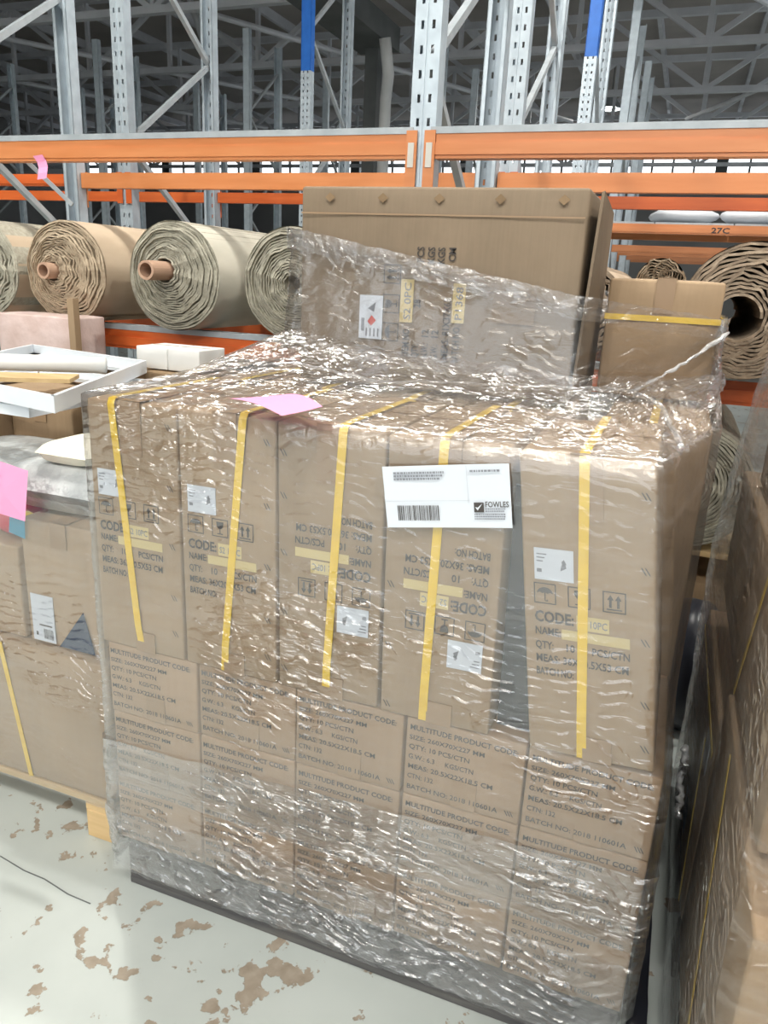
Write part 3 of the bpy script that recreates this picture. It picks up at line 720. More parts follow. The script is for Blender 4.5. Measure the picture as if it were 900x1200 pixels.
tallspec = [  # x0, flip, tilt, strap top x, strap bottom x
    (0.000, False, 0.0, 0.066, 0.108), (0.2155, False, -.006, 0.148, 0.094), (0.4310, True, -.012, 0.134, 0.105), (0.6465, True, -.018, 0.103, 0.087), (0.9280, False, 0.0, 0.105, 0.092)]
lab5 = ['tall carton at the left end of the strapped row, print upright', 'second tall strapped carton from the left, print upright under a white sticker', 'middle tall strapped carton with its print upside down',
        'tall upside-down carton behind the white shipping label', 'tall leaning carton at the right end of the strapped row, beside the dark gap']
def print_parts(t, flip, dz=0.0):
    root = t
    M = (lambda o: None)
    objs = []
    for nm, me, dy in (('printed_text', ME_TP, -.0058), ('code_sticker', ME_TY1, -.0060), ('name_sticker', ME_TY2, -.0060), ('white_sticker', ME_TW, -.0056)):
        o = link(nm, me, t); o.location = (0, dy, dz); objs.append(o)
    a = link('lettering', ME_TYT, objs[1]); a.location = (0, -.0004, 0)
    a = link('lettering', ME_TWP, objs[3]); a.location = (0, -.0012, 0)
    if flip:
        for o in objs:
            o.rotation_euler = (0, PI, 0); o.location = (WT, o.location.y, HT+dz)
    return objs
tall = []
for i, (x, flip, tilt, st, sb) in enumerate(tallspec):
    t = thing('tall_carton', (x, 0, Z1), 'brown '+lab5[i], 'carton', 'tall strapped cartons', rot=(0, tilt, 0))
    b_ = link('body', ME_TB[i % 3], t); b_.location = (0.002, 0.0, 0)
    link('tape', ME_TT, t).location = (0, -.0042, 0); link('flap_seam', ME_FLAP, t).location = (0, 0, .0006)
    print_parts(t, flip, (.024, .020, -.020, -.042, .008)[i])
    s_ = part('strap', strap_mb(st, sb, st), 'yellow_strap', t)
    tall.append(t)
# rightmost carton leans to the left against its neighbour: pivot about its lower left edge
tall[4].location = (0.9300, 0, Z1+0.001); tall[4].rotation_euler = (0, -0.05, 0)
SH = Matrix.Identity(4); SH[0][2] = -0.085      # the carton itself is squashed out of square
for ch in tall[4].children: ch.matrix_parent_inverse = SH
# two more ranks behind
for k in (1, 2):
    for i in range(5):
        x = 0.005+i*WT+(0.094 if i == 4 else 0.02*(k == 1))
        t = thing('tall_carton', (x, 0.385*k, Z1), 'plain top of a tall strapped carton in the %s rank, %s' % ('second' if k == 1 else 'rear', coln[i]), 'carton', 'tall cartons in the %s rank' % ('second' if k == 1 else 'rear'))
        link('body', ME_TB[(i+k) % 3], t).location = (0.002, 0, 0); link('tape', ME_TT, t).location = (0, -.0042, 0)
        part('strap', strap_mb(0.10, 0.10, 0.10), 'yellow_strap', t)

# ------------------------------------------------------------------ upper cartons
ZTOP = Z1+HT+0.012
BX0, BX1, BY, BD, BH = 0.236, 0.868, 0.455, 0.40, 0.425
t = thing('large_carton', (BX0, BY, ZTOP), 'large brown carton lying on its side on top of the wrapped load', 'carton')
W_, H_ = BX1-BX0, BH
part_b = link('body', box_mesh(grid_box(W_, BD, H_, (10, 6, 8), 0.007, 0.0008, 77), 'body', 'cardboard_grey', 0.006), t)
part('side_flap', MB().add([(W_+.006, .0, .02), (W_+.006, BD, .02), (W_+.006, BD, H_-.012), (W_+.020, .01, H_-.006), (W_+.011, .0, .02), (W_+.011, BD, .02), (W_+.011, BD, H_-.012), (W_+.026, .01, H_-.004)],
     [(0,1,2,3),(7,6,5,4),(0,4,5,1),(1,5,6,2),(2,6,7,3),(3,7,4,0)]), 'cardboard_grey', t)
part('top_seam', MB().box(0.004, W_-.004, -.0085, -.0070, H_*0.865, H_*0.872), 'tape', t)
lx = lambda u: (u-350)/340*W_
lz = lambda v: (1-(v-220)/238)*H_
def rtxt(s_, u, v0, v1, size, bold=.02):   # text running upward, baseline at u
    return mv(text_fit(s_, lz(v1)-lz(v0), size, bold), lx(u), lz(v0), PI/2)
mb = MB()
for s_, u, v0, v1 in (('ITEM NO.', 498, 418, 382), ('QTY:', 510, 418, 401), ('N.W.:', 522, 418, 400), ('G.W.:', 534, 418, 400), ('MEAS: 81X37X63', 547, 418, 345), ('BATCH NO.', 560, 421, 376),
                      ('12', 522, 394, 383), ('12', 534, 394, 383), ('28', 510, 358, 348), ('PCS', 511, 305, 287), ('KGS', 524, 306, 287), ('KGS', 536, 306, 287), ('CM', 549, 303, 287)):
    mb.merge(rtxt(s_, u, v0, v1, 0.022))
a = 0.040
for ic, v in ((icon_arrows, 331), (icon_glass, 366), (icon_umbrella, 400)):
    mb.merge(mv(ic(a), lx(484), lz(v), PI/2))
for u in (390, 457, 525, 595, 664):
    dm = part('staple_patch', MB().poly([(-.012, 0), (0, -.010), (.012, 0), (0, .010)]), 'cardboard_dark', t); dm.location = (lx(u), -.0100, H_*.945)
p = part('printed_text', mb, 'ink', t); p.location = (0, -.0100, 0)
for (u0, u1, v0, v1, s_) in ((485, 501, 325, 376, 'S2 0PC'), (549, 564, 327, 373, 'P1368')):
    st = part('yellow_label', MB().box(lx(u0), lx(u1), -.0006, 0, lz(v1), lz(v0)), 'yellow_sticker', t); st.location = (0, -.0100, 0)
    part('lettering', rtxt(s_, u1-3, v1-3, v0+4, .022, .01), 'ink_grey', st).location = (0, -.0008, 0)
st = part('white_sticker', MB().box(lx(433), lx(463), -.0006, 0, lz(399), lz(346)), 'paper', t); st.location = (0, -.0100, 0)
mb = MB()
for k in range(4): mb.poly([(lx(442+k*5), lz(396)), (lx(444+k*5), lz(396)), (lx(444+k*5), lz(386)), (lx(442+k*5), lz(386))])
mb.poly([(lx(436), lz(390)), (lx(440), lz(390)), (lx(440), lz(374)), (lx(436), lz(374))]); mb.poly([(lx(444), lz(362)), (lx(454), lz(354)), (lx(452), lz(366))])
part('lettering', mb, 'ink_grey', st).location = (0, -.0008, 0)
part('red_mark', MB().poly([(lx(444), lz(378)), (lx(449), lz(370)), (lx(455), lz(376)), (lx(449), lz(383))]), 'ink_red', st).location = (0, -.0009, 0)
part('tape_patch', MB().box(lx(596), lx(645), -.0006, 0, lz(370), lz(335)), 'cardboard_dark', t).location = (0, -.0076, 0)

S0, S1, SY = 0.905, 1.150, 0.69
t = thing('strapped_carton', (S0, SY, ZTOP), 'smaller brown carton with one yellow strap beside the large upper carton', 'carton')
link('body', box_mesh(grid_box(S1-S0, 0.40, 0.262, (6, 6, 6), 0.006, 0.0012, 78), 'body', 'cardboard', 0.006), t)
part('strap', MB().box(-.002, S1-S0+.002, -.0085, -.0072, 0.172, 0.185).box(S1-S0+.0066, S1-S0+.0078, -.008, .40, 0.172, 0.185), 'yellow_strap', t)
part('tape', MB().box((S1-S0)/2-.02, (S1-S0)/2+.02, -.0082, -.0072, 0.19, .266).box((S1-S0)/2-.02, (S1-S0)/2+.02, -.006, .39, .2665, .2675), 'tape', t)

# ------------------------------------------------------------------ stretch film
def resample(poly, counts):
    pts = []; n = len(poly)
    for i in range(n):
        a, b_ = Vector(poly[i]), Vector(poly[(i+1) % n])
        for k in range(counts[i]): pts.append(a.lerp(b_, k/counts[i]))
    return pts
def round_poly(corners, r=0.014):
    """cut every corner so the film turns round it"""
    out = []; n = len(corners)
    for i in range(n):
        p = Vector(corners[i]); a = (Vector(corners[i-1])-p); b_ = (Vector(corners[(i+1) % n])-p)
        out += [tuple(p+a.normalized()*min(r, a.length*.4)), tuple(p+b_.normalized()*min(r, b_.length*.4))]
    return out
def film_loft(levels, counts, closed=True, jit=0.0015, seed=1, v0=0.0):
    """levels: list of rings (corner lists, xyz). returns MB with uv (perimeter metres, height metres)"""
    rnd = random.Random(seed); mb = MB(); rings = [resample(l, counts) for l in levels]
    n = len(rings[0]); vcum = [v0]*n; m_ = len(rings)
    base = rings[0]; ucum = [0.0]
    for i in range(1, n+1): ucum.append(ucum[-1]+(base[i % n]-base[i-1]).length)
    for j, rg in enumerate(rings):
        if j: vcum = [vcum[i]+(rg[i]-rings[j-1][i]).length for i in range(n)]
        for i in range(n+1):
            p = rg[i % n]
            q = random.Random(seed*7919+j*1013+(i % n))
            mb.v.append((p.x+q.uniform(-jit, jit), p.y+q.uniform(-jit, jit), p.z+q.uniform(-jit, jit)))
            mb.uv.append((ucum[i], vcum[i % n]))
    for j in range(m_-1):
        for i in range(n):
            a = j*(n+1)+i; mb.f.append((a, a+1, a+n+2, a+n+1))
    return mb
OFF = 0.013
def ring_at(z, off=0.0, inset=0.0):
    o = OFF+off-inset
    if z <= Z1: xr = 1.163+o-0.004
    else: xr = 1.146+(1.078-1.146)*(z-Z1)/HT+o
    if z < PH: xr = 1.155+o*0.6
    c = [(-o if z > PH else 0.012-o, -o), (xr, -o), (max(xr, 1.163+o), 0.40), (1.163+o, 1.16+o), (-o, 1.16+o)]
    return round_poly(c)
CN = [46, 1, 1, 16, 1, 24, 1, 40, 1, 40]
CN = [1, 50, 1, 18, 1, 26, 1, 40, 1, 40]
def ring3(z, off=0.0, inset=0.0, zf=None):
    return [(x, y, z if zf is None else zf(x, y)) for x, y in ring_at(z, off, inset)]
film = thing('stretch_film', (0.0, 0.0, 0.0), 'clear stretch film wound round the strapped cartons on the dark pallet', 'stretch film')
zs = [0.30+0.0275*k for k in range(33)]
lv = [ring3(z) for z in zs if z < Z1+HT-0.01]+[ring3(Z1+HT+0.004), ring3(Z1+HT+0.012, inset=0.012)]
part('film_wrap', film_loft(lv, CN, seed=1), 'film_clear', film, smooth=True)
# heavier turns round the small cartons and the pallet deck, upper edge sloping
lv = []
tops = lambda x, y: 0.418+0.055*max(0, min(1, x/1.16))
for k in range(20):
    q = k/19
    r_ = ring_at(0.08+q*.34, 0.004+(0.001 if k % 2 else 0), 0)
    lv.append([(x, y, (0.075+0.012*math.sin(9*x+4*y))*(1-q)+tops(x, y)*q) for x, y in r_])
part('film_lower_turns', film_loft(lv, CN, seed=2, jit=0.002), 'film_heavy', film, smooth=True)
lv = []
for k in range(8):
    q = k/7
    lv.append([(x, y, (0.055+0.02*math.sin(7*x+3*y+1))*(1-q)+(0.235+0.03*x)*q) for x, y in ring_at(0.08+q*.1, 0.007, 0)])
part('film_base_turns', film_loft(lv, CN, seed=3, jit=0.003), 'film_tent', film, smooth=True)
# film drawn over the top towards the upper cartons
UB = [(0.205, 0.435), (0.885, 0.430), (1.166, 0.665), (1.168, 1.115), (0.205, 1.02)]
def upper_ring(off=0.0):
    cx_, cy_ = 0.69, 0.78; c = []
    for x, y in UB: c.append((x+(off if x > cx_ else -off), y+(off if y > cy_ else -off)))
    return round_poly(c, 0.016)
lv = []; ra = ring_at(Z1+HT, 0, 0.004); rb_ = upper_ring(0.004)
for k in range(9):
    q = k/8; zq = Z1+HT+0.010
    lv.append([(ax+(bx-ax)*q, ay+(by-ay)*q, zq+0.012*math.sin(PI*q)*math.sin(14*ax+9*ay)+(0.115*q**1.6 if bx < .3 else (0.045*q**2 if by < .6 else 0.07*q**1.5))) for (ax, ay), (bx, by) in zip(ra, rb_)])
part('film_top_drape', film_loft(lv, CN, seed=4, jit=0.004), 'film_tent', film, smooth=True)
film2 = thing('stretch_film', (BX0, BY, ZTOP), 'clear stretch film band slanting round the large and small upper cartons', 'stretch film')
lv = []
def topedge(x, y): return 1.535-0.115*max(0, min(1, (x-.22)/.65))-0.035*max(0, min(1, (x-.87)/.29))
def botedge(x, y): return ZTOP+(0.055 if x < .3 else 0.030)+0.01*math.sin(8*x)
for k in range(15):
    q = k/14
    lv.append([(x, y, botedge(x, y)*(1-q)+topedge(x, y)*q) for x, y in upper_ring(-.004+0.014*(1-q)**2)])
part('film_band', film_loft(lv, CN, seed=5, jit=0.0016), 'film_upper', film2, True, smooth=True)
lv = []
for k in range(4):
    q = k/3
    lv.append([(x, y, topedge(x, y)-0.045*(1-q)) for x, y in upper_ring(.002)])
part('film_edge_fold', film_loft(lv, CN, seed=6, jit=0.0025), 'film_fold', film2, True, smooth=True)
lv = []
for k in range(4):
    q = k/3
    lv.append([(x, y, botedge(x, y)+0.03*q) for x, y in upper_ring(.014)])
part('film_edge_fold', film_loft(lv, CN, seed=8, jit=0.004), 'film_fold', film2, True, smooth=True)
def rope(pts, r, seed, parent, name='film_rope'):
    rnd = random.Random(seed); P = []
    for i in range(len(pts)-1):
        a, b_ = Vector(pts[i]), Vector(pts[i+1])
        for k in range(10): P.append(a.lerp(b_, k/10)+Vector((rnd.uniform(-1, 1), rnd.uniform(-1, 1), rnd.uniform(-1, 1)))*r*0.7)
    P.append(Vector(pts[-1])); mb = MB().tube(P, [r*rnd.uniform(.6, 1.4) for _ in P], 7)
    mb.uv = [(v[0]+v[1]*.5, v[2]) for v in mb.v]
    return part(name, mb, 'film_rope', parent, True, smooth=True)
rope([(0.22, 0.425, ZTOP+0.04), (0.45, 0.42, ZTOP+.015), (0.88, 0.415, ZTOP+.04), (1.0, 0.50, ZTOP+.035)], 0.0045, 2, film2)
rope([(1.0, 0.50, ZTOP+.035), (1.06, 0.40, ZTOP+.02), (1.10, 0.12, ZTOP-.004)], 0.005, 3, film2)
rope([(1.0, 0.50, ZTOP+.035), (1.08, 0.55, ZTOP+.09), (1.17, 0.66, ZTOP+.16)], 0.004, 4, film2)

# ------------------------------------------------------------------ shipping label on the film
def shipping_label():
    t = thing('shipping_label', (0.752, -0.0205, 1.0965), 'white shipping label with barcode and black tick logo on the film', 'label', rot=(0, -0.155, 0))
    w_, h_ = 0.216, 0.106
    mb = MB(); nx, nz = 10, 5; vs = []; fs = []
    f = lambda x, z: 0.0012*math.sin(20*x+1)+0.0008*math.sin(33*z)
    for j in range(nz+1):
        for i in range(nx+1):
            x, z = -w_/2+w_*i/nx, -h_/2+h_*j/nz; vs.append((x, f(x, z), z))
    for j in range(nz):
        for i in range(nx): a = j*(nx+1)+i; fs.append((a, a+1, a+nx+2, a+nx+1))
    part('sheet', MB().add(vs, fs), 'paper', t, smooth=True)
    ink = MB(); gr = MB(); rnd = random.Random(5)
    x = -w_/2+.022
    while x < -w_/2+.094:
        bw_ = rnd.choice((.0007, .0011, .0018)); ink.poly([(x, -.040), (x+bw_, -.040), (x+bw_, -.014), (x, -.014)]); x += bw_+rnd.choice((.0007, .0011, .0016))
    lx0, lz0, a = .047, -.026, .0165
    ink.poly([(lx0, lz0), (lx0+a, lz0), (lx0+a, lz0+a), (lx0, lz0+a)])
    ink.merge(mv(text_fit('FOWLES', .039, .0135, .012), lx0+a+.002, lz0+.0085))
    for (x0, z0, n_, rows) in ((-.088, .040, 64, 3), (.044, .041, 34, 1)):
        for r_ in range(rows):
            xx = x0
            while xx < x0+n_*.00135-(.004*r_):
                l_ = rnd.choice((.002, .0035, .005)); gr.poly([(xx, z0-r_*.0052), (xx+l_, z0-r_*.0052), (xx+l_, z0-r_*.0052+.0034), (xx, z0-r_*.0052+.0034)]); xx += l_+.0012
    for r_ in range(5):
        xx = lx0+(a+.002 if r_ < 2 else 0); z0 = -.0215-r_*.0038 - (.0015 if r_ > 1 else 0)
        while xx < .097:
            l_ = rnd.choice((.002, .003)); gr.poly([(xx, z0), (xx+l_, z0), (xx+l_, z0+.0022), (xx, z0+.0022)]); xx += l_+.001
    part('printed_text', ink, 'ink', t).location = (0, -.0030, 0)
    fp = part('fine_print', gr, 'ink_grey', t); fp.location = (0, -.0030, 0); fp['kind'] = 'stuff'
    tk = MB().poly([(lx0+.002, lz0+.009), (lx0+.006, lz0+.003), (lx0+.015, lz0+.0155), (lx0+.0065, lz0+.008)]); part('tick_logo', tk, 'paper', t).location = (0, -.0033, 0)
    ln = MB().poly([(.038, -.010), (.0388, -.010), (.0388, .052), (.038, .052)]).poly([(-w_/2, -.0065), (.04, -.0065), (.04, -.0058), (-w_/2, -.0058)])
    part('ruled_line', ln, 'paper_line', t).location = (0, -.0030, 0)
shipping_label()
# pink note lying on the film at the front edge of the load
zz = Z1+HT+0.034
P4 = [atz(u, v, zz) for u, v in ((330, 487), (378, 479), (340, 464), (268, 467))]
mb = MB(); nn = 8; vs = []; fs = []
for j in range(nn+1):
    for i in range(nn+1):
        a, b_ = P4[3].lerp(P4[0], i/nn), P4[2].lerp(P4[1], i/nn); p = a.lerp(b_, j/nn); vs.append((p.x, p.y, p.z+0.006*math.sin(PI*i/nn)+0.004*(j/nn)**2))
for j in range(nn):
    for i in range(nn): a = j*(nn+1)+i; fs.append((a, a+1, a+nn+2, a+nn+1))
single('pink_note', MB().add(vs, fs), 'pink_paper', 'pink paper note lying on the film at the front top edge of the load', 'note', smooth=True)

# ------------------------------------------------------------------ neighbouring load on the left
LX1 = -0.085; LX0 = LX1-1.165; LY = 0.10
pallet('wooden_pallet', LX0, LX1-.01, LY, LY+1.15, 0.125, 'pale_timber', 'pale timber block pallet under the left load', blocks=True)
def carton(name, x0, x1, y0, y1, z0, z1, mat, label, group=None, seed=1, tape='v', bulge=.005):
    t = thing(name, (x0, y0, z0), label, 'carton', group)
    w_, d_, h_ = x1-x0, y1-y0, z1-z0
    link('body', box_mesh(grid_box(w_, d_, h_, (6, 6, 6), bulge, .001, seed), 'body', mat, .005), t)
    if tape: part('tape', MB().box(w_/2-.024, w_/2+.024, -.001, d_, h_+bulge*.75, h_+bulge*.75+.001).box(w_/2-.024, w_/2+.024, -bulge-.0012, -bulge-.0004, h_-.06, h_+bulge*.7), 'tape', t)
    return t
t = carton('wide_carton', LX0+.02, LX1, LY+.005, LY+1.14, 0.127, 0.515, 'cardboard', 'wide plain carton filling the left pallet beside the main load', seed=90, tape=None)
sx = aty(15, 870, LY).x
part('strap', MB().bar((aty(2, 780, LY-.003).x-t.location.x, -.0068, .385), (aty(36, 905, LY-.003).x-t.location.x, -.0068, .004), .0012, .014, (1, 0, 0)), 'yellow_strap', t)
UZ = 0.52
t = carton('carton', -0.345, -0.105, LY+.03, LY+.38, UZ, 0.845, 'cardboard', 'brown carton with a white address label and navy triangle on the left pallet', seed=91)
part('address_label', MB().box(.018, .088, -.0072, -.0062, .010, .135), 'paper', t)
al = t.children[-1]
mb = MB(); x = .052
rr_ = random.Random(4)
while x < .082: bw_ = rr_.choice((.001, .0018)); mb.poly([(x, .018), (x+bw_, .018), (x+bw_, .045), (x, .045)]); x += bw_+.0014
mb.poly([(.040, .052), (.080, .052), (.080, .056), (.040, .056)]); mb.poly([(.028, .024), (.034, .024), (.034, .034), (.028, .034)])
part('barcode', mb, 'ink', al).location = (0, -.0076, 0)
part('navy_print', MB().poly([(.098, .006), (.208, .006), (.180, .115)], -.0066), 'navy_print', t)
part('edge_liner', MB().box(.226, .238, -.0075, -.0045, .004, .30), 'cardboard', t)
carton('carton', -0.69, -0.362, LY+.03, LY+.40, UZ, 0.765, 'cardboard', 'brown carton at the left picture edge below the pink note', seed=92)
part('corner_print', MB().poly([(0, 0), (.05, -.01), (.055, .05), (.01, .055)], -.001), 'print_blue', t).location = (-.030, -.0062, .285)
t2 = single('printed_bag', bag('b', 0, 0, 0, .075, .05, .09, 'print_red', 5), 'print_red', 'red and yellow printed plastic bag squashed under the film by the pink note', 'bag', smooth=True); t2.location = (-.43, LY+.10, .772)
part('yellow_print', bag('b', 0, 0, 0, .03, .03, .06, 'print_yellow', 6), 'print_yellow', t2, smooth=True).location = (.062, -.030, .012)
# poly-wrapped bundle, cushion
def pillow(sx, sy, sz, n=12, e=0.35):
    mb = MB(); vs = []; fs = []
    for s_ in (1, -1):
        k = len(vs)
        for j in range(n+1):
            for i in range(n+1):
                a, b_ = 2*i/n-1, 2*j/n-1; hgt = (max(0, (1-a**4)*(1-b_**4)))**e
                vs.append((sx*a, sy*b_, sz*(1+s_*hgt)))
        for j in range(n):
            for i in range(n):
                q = k+j*(n+1)+i; f = (q, q+1, q+n+2, q+n+1); fs.append(f if s_ > 0 else f[::-1])
    return mb.add(vs, fs)
o = single('wrapped_bundle', pillow(.165, .20, .062, e=.25), 'white_poly', 'white bundle in crinkled polythene on the labelled left carton', 'bundle', smooth=True); o.location = (-.265, LY+.24, .852)
o = single('cushion', pillow(.075, .09, .028), 'cream_foam', 'small cream foam pad on top of the white polythene bundle', 'pad', smooth=True); o.location = (-.245, LY+.16, .972)
o = single('wrapped_bundle', pillow(.17, .20, .085, e=.25), 'white_poly', 'grey polythene bundle behind the pink note at the left picture edge', 'bundle', smooth=True); o.location = (-.62, LY+.26, .778)
# pink note with handwriting
pn = thing('pink_note', (-.383, LY-.030, .876), 'pink paper note with handwriting stuck on the left load', 'note', rot=(0, .06, 0))
part('sheet', MB().add([(0, 0, 0), (.12, .0, -.004), (.132, .004, .118), (.01, .004, .128), (.06, -.004, .06)], [(0, 1, 4), (1, 2, 4), (2, 3, 4), (3, 0, 4)]), 'pink_paper', pn)
part('handwriting', MB().poly([(.03, .095), (.058, .092), (.058, .096), (.03, .099)]).poly([(.04, .066), (.052, .062), (.056, .074), (.050, .078), (.053, .068), (.042, .070)]).poly([(.03, .04), (.048, .038), (.048, .041), (.03, .043)]), 'ink_blue', pn).location = (0, -.005, 0)
# cartons behind that carry the white frames
carton('carton', -0.80, -0.565, .56, .93, UZ, 1.035, 'cardboard_dark', 'dark brown carton with a black mark under the white frames', seed=93)
carton('carton', -0.545, -0.24, .60, .93, UZ, 1.035, 'cardboard', 'plain tan carton under the white frames next to the main load', seed=94)
carton('carton', -1.22, -0.83, .30, .95, UZ, 1.035, 'cardboard', 'tan carton under the far corner of the white frames, left picture edge', seed=95)
carton('carton', -0.93, -0.40, 1.00, 1.24, UZ, 1.088, 'cardboard_dark', 'carton carrying two small white boxes below the carpet rolls', seed=96)
def white_frame(name, A, B, Cc, z, w_, h_, label):
    A, B, Cc = Vector((*A, z)), Vector((*B, z)), Vector((*Cc, z)); Dd = A+Cc-B
    t = thing(name, tuple((A+Cc)/2), label, 'frame', 'white frames on the left load')
    P = [A, B, Cc, Dd]; cen = (A+Cc)/2
    for i in range(4):
        p, q = P[i], P[(i+1) % 4]; d = (q-p).normalized(); n_ = Vector((-d.y, d.x, 0));
        if (cen-p).dot(n_) < 0: n_ = -n_
        mb = MB(); a, b_ = p, q
        # L-shaped rail with mitred ends
        for (i0, i1, z0, z1) in ((0, .012, 0, h_), (.012, w_, 0, .012)):
            vs = [a+d*i0+n_*i0, b_-d*i0+n_*i0, b_-d*i1+n_*i1, a+d*i1+n_*i1]
            mb.add([v+Vector((0, 0, z0)) for v in vs]+[v+Vector((0, 0, z1)) for v in vs], [(0,3,2,1),(4,5,6,7),(0,1,5,4),(1,2,6,5),(2,3,7,6),(3,0,4,7)])
        part('rail', mb, 'white_lacquer', t, True)
    return t
white_frame('furniture_frame', (-1.26, 1.12), (-.622, .985), (-.31, .235), 1.085, .05, .042, 'white lacquered open frame lying flat on top of the left load')
white_frame('furniture_frame', (-1.05, .93), (-.50, .90), (-.46, .30), 1.048, .05, .028, 'lower white frame under the open white frame on the left load')
o = single('white_tube', MB().tube([(-1.05, .55, 1.128), (-.62, .78, 1.128)], .026, 14), 'white_card', 'white tube lying inside the open white frame', 'tube', smooth=True)
o = single('wood_board', MB().bar((-.95, .42, 1.104), (-.60, .62, 1.104), .12, .012), 'pale_timber', 'brown board lying inside the open white frame', 'board')
for i, (u, lb) in enumerate(((178, 'small white box left of its twin under the carpet rolls'), (215, 'small white box right of its twin under the carpet rolls'))):
    q = aty(u, 420, 1.03); t = thing('white_box', (q.x-.065, 1.03, 1.094), lb, 'box', 'small white boxes')
    link('body', box_mesh(grid_box(.128, .16, .075, (4, 4, 3), .002, .0005, 60+i), 'body', 'white_card', .003), t)
    part('lid_seam', MB().box(.004, .124, .076, .079, .0765, .0775), 'tape', t)
# pink film-wrapped carton at far left
t = thing('wrapped_carton', (-1.58, 1.26, 0), 'carton in shiny pinkish film at the left picture edge below the carpet rolls', 'carton')
link('body', box_mesh(grid_box(.40, .18, 1.225, (6, 6, 12), .006, .003, 97), 'body', 'pink_wrap', .006), t)
part('corner_post', MB().box(.385, .415, -.012, .02, .0, 1.30), 'cardboard', t)
# film round the left load
film3 = thing('stretch_film', (LX0, LY, 0), 'clear stretch film round the cartons of the left load', 'stretch film')
lv = []
for k in range(22):
    q = k/21; zq = .115+q*.80
    fx = 0 if zq < .53 else min(.018, (zq-.53)*.4)
    lv.append([(x, y, zq) for x, y in round_poly([(LX0, LY-.012+fx*.6), (LX1+.012-fx, LY-.012+fx*.6), (LX1+.012-fx, LY+1.16), (LX0, LY+1.16)], .014)])
part('film_wrap', film_loft(lv, [1, 46, 1, 30, 1, 20, 1, 20], seed=9), 'film_clear', film3, True, smooth=True)

# ------------------------------------------------------------------ load on the right, in its own film
RX = 1.242
pallet('wooden_pallet', RX+.02, RX+1.1, -.35, .98, 0.125, 'dark_timber', 'dark wooden pallet under the load at the right picture edge')
t = carton('carton', RX+.02, RX+.60, .30, .96, .127, .60, 'cardboard', 'lower brown carton of the right load with a white label and strap', seed=101)
part('white_label', MB().box(-.0035, -.0022, .06, .14, .33, .42), 'paper', t)
part('strap', MB().box(-.0045, -.0032, -.0, .66, .41, .424).bar((-.004, .06, .0), (-.004, .16, .36), .014, .0012, (1, 0, 0)), 'yellow_strap', t)
part('navy_label', MB().box(-.0035, -.0022, .23, .33, .05, .12), 'navy_print', t)
t = carton('carton', RX+.02, RX+.60, -.34, .28, .127, .70, 'cardboard', 'lower front carton of the right load cut by the picture edge', seed=102)
part('strap', MB().bar((-.004, .22, .0), (-.004, .42, .56), .014, .0012, (1, 0, 0)), 'yellow_strap', t)
t = carton('carton', RX+.03, RX+.60, -.20, .86, .715, 1.02, 'cardboard', 'upper brown carton of the right load with a yellow strap', seed=103)
part('strap', MB().bar((-.004, .46, 0), (-.004, .33, .3), .014, .0012, (1, 0, 0)), 'yellow_strap', t)
t = carton('carton', RX+.05, RX+.60, -.1, .70, 1.03, 1.30, 'cardboard_dark', 'topmost carton of the right load behind dull film', seed=104)
film4 = thing('stretch_film', (RX, -.37, 0), 'dull streaky stretch film round the load at the right picture edge', 'stretch film')
lv = []
for k in range(26):
    q = k/25; zq = .05+q*1.27
    yb = 1.03+.06*math.sin(PI*min(1, zq/.9)) - max(0, zq-.75)*.5
    xo = RX-.005+.008*math.sin(5*zq)+.02*max(0, zq-.8)
    lv.append([(x, y, zq) for x, y in round_poly([(xo, -.37), (RX+1.12, -.37), (RX+1.12, yb), (xo+.01, yb)], .02)])
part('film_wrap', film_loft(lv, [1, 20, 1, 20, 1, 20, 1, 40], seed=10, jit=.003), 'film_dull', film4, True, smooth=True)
rope([(RX-.012, .52, .42), (RX-.014, .46, .36), (RX-.012, .40, .31)], .008, 12, film4, 'film_tail')

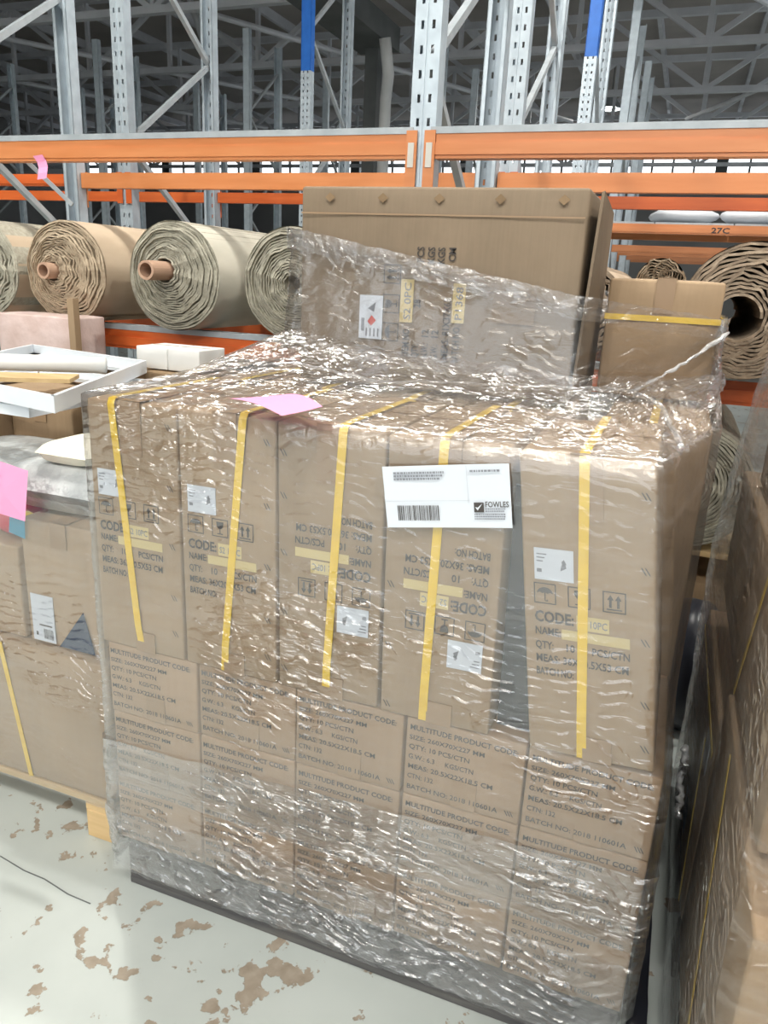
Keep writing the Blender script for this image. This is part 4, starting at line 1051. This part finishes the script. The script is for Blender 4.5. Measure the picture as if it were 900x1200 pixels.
# ------------------------------------------------------------------ under the rack, right
pallet('wooden_pallet', 0.75, 1.75, 1.62, 2.55, 0.125, 'pale_timber', 'pale timber pallet on the floor under the rack')
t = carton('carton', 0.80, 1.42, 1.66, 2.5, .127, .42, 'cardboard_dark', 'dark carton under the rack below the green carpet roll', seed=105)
pallet('wooden_pallet', 0.80, 1.45, 1.62, 2.50, 0.125, 'pale_timber', 'pale timber pallet end below the green carpet roll', blocks=True).location.z = .428
carpet_roll('carpet_roll', 1.165, 1.60, 2.60, .785, .222, .04, 17, 'carpet_grey', 'carpet_green', 'green backed carpet roll below the rack in the gap on the right', 11, wav=.0018, group='carpet rolls under the rack')
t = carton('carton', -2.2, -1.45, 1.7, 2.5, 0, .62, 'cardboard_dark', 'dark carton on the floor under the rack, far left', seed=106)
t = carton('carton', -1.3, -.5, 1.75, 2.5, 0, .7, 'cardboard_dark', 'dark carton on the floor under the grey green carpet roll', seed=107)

# black sheet added to fill the wedge between the two right-hand tall cartons
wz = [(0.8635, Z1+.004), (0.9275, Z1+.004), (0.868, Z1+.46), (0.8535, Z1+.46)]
single('filler_sheet', MB().add([(x, .045, z) for x, z in wz]+[(x, .049, z) for x, z in wz], [(0,1,2,3),(7,6,5,4),(0,4,5,1),(1,5,6,2),(2,6,7,3),(3,7,4,0)]), 'gap_black', 'black filler sheet in the wedge gap beside the leaning right-hand carton', 'plastic sheet')
o = single('gap_filler', bag('b', 0, 0, 0, .11, .16, .46, 'gap_black', 33), 'gap_black', 'black filler shape added on the floor to darken the gap on the right', 'bundle', smooth=True); o.location = (1.26, 1.36, 0.0)  # black shape added to hide brightly lit floor behind the gap

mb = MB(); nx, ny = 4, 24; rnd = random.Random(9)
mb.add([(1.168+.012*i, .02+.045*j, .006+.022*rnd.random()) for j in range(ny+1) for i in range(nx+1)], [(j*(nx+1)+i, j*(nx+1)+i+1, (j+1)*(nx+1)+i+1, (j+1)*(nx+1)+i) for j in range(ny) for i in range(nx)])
single('filler_sheet', mb, 'gap_black', 'crumpled black sheet added to darken the floor between the main load and the right load', 'plastic sheet', smooth=True)  # sheet added to darken the lit floor of the gap
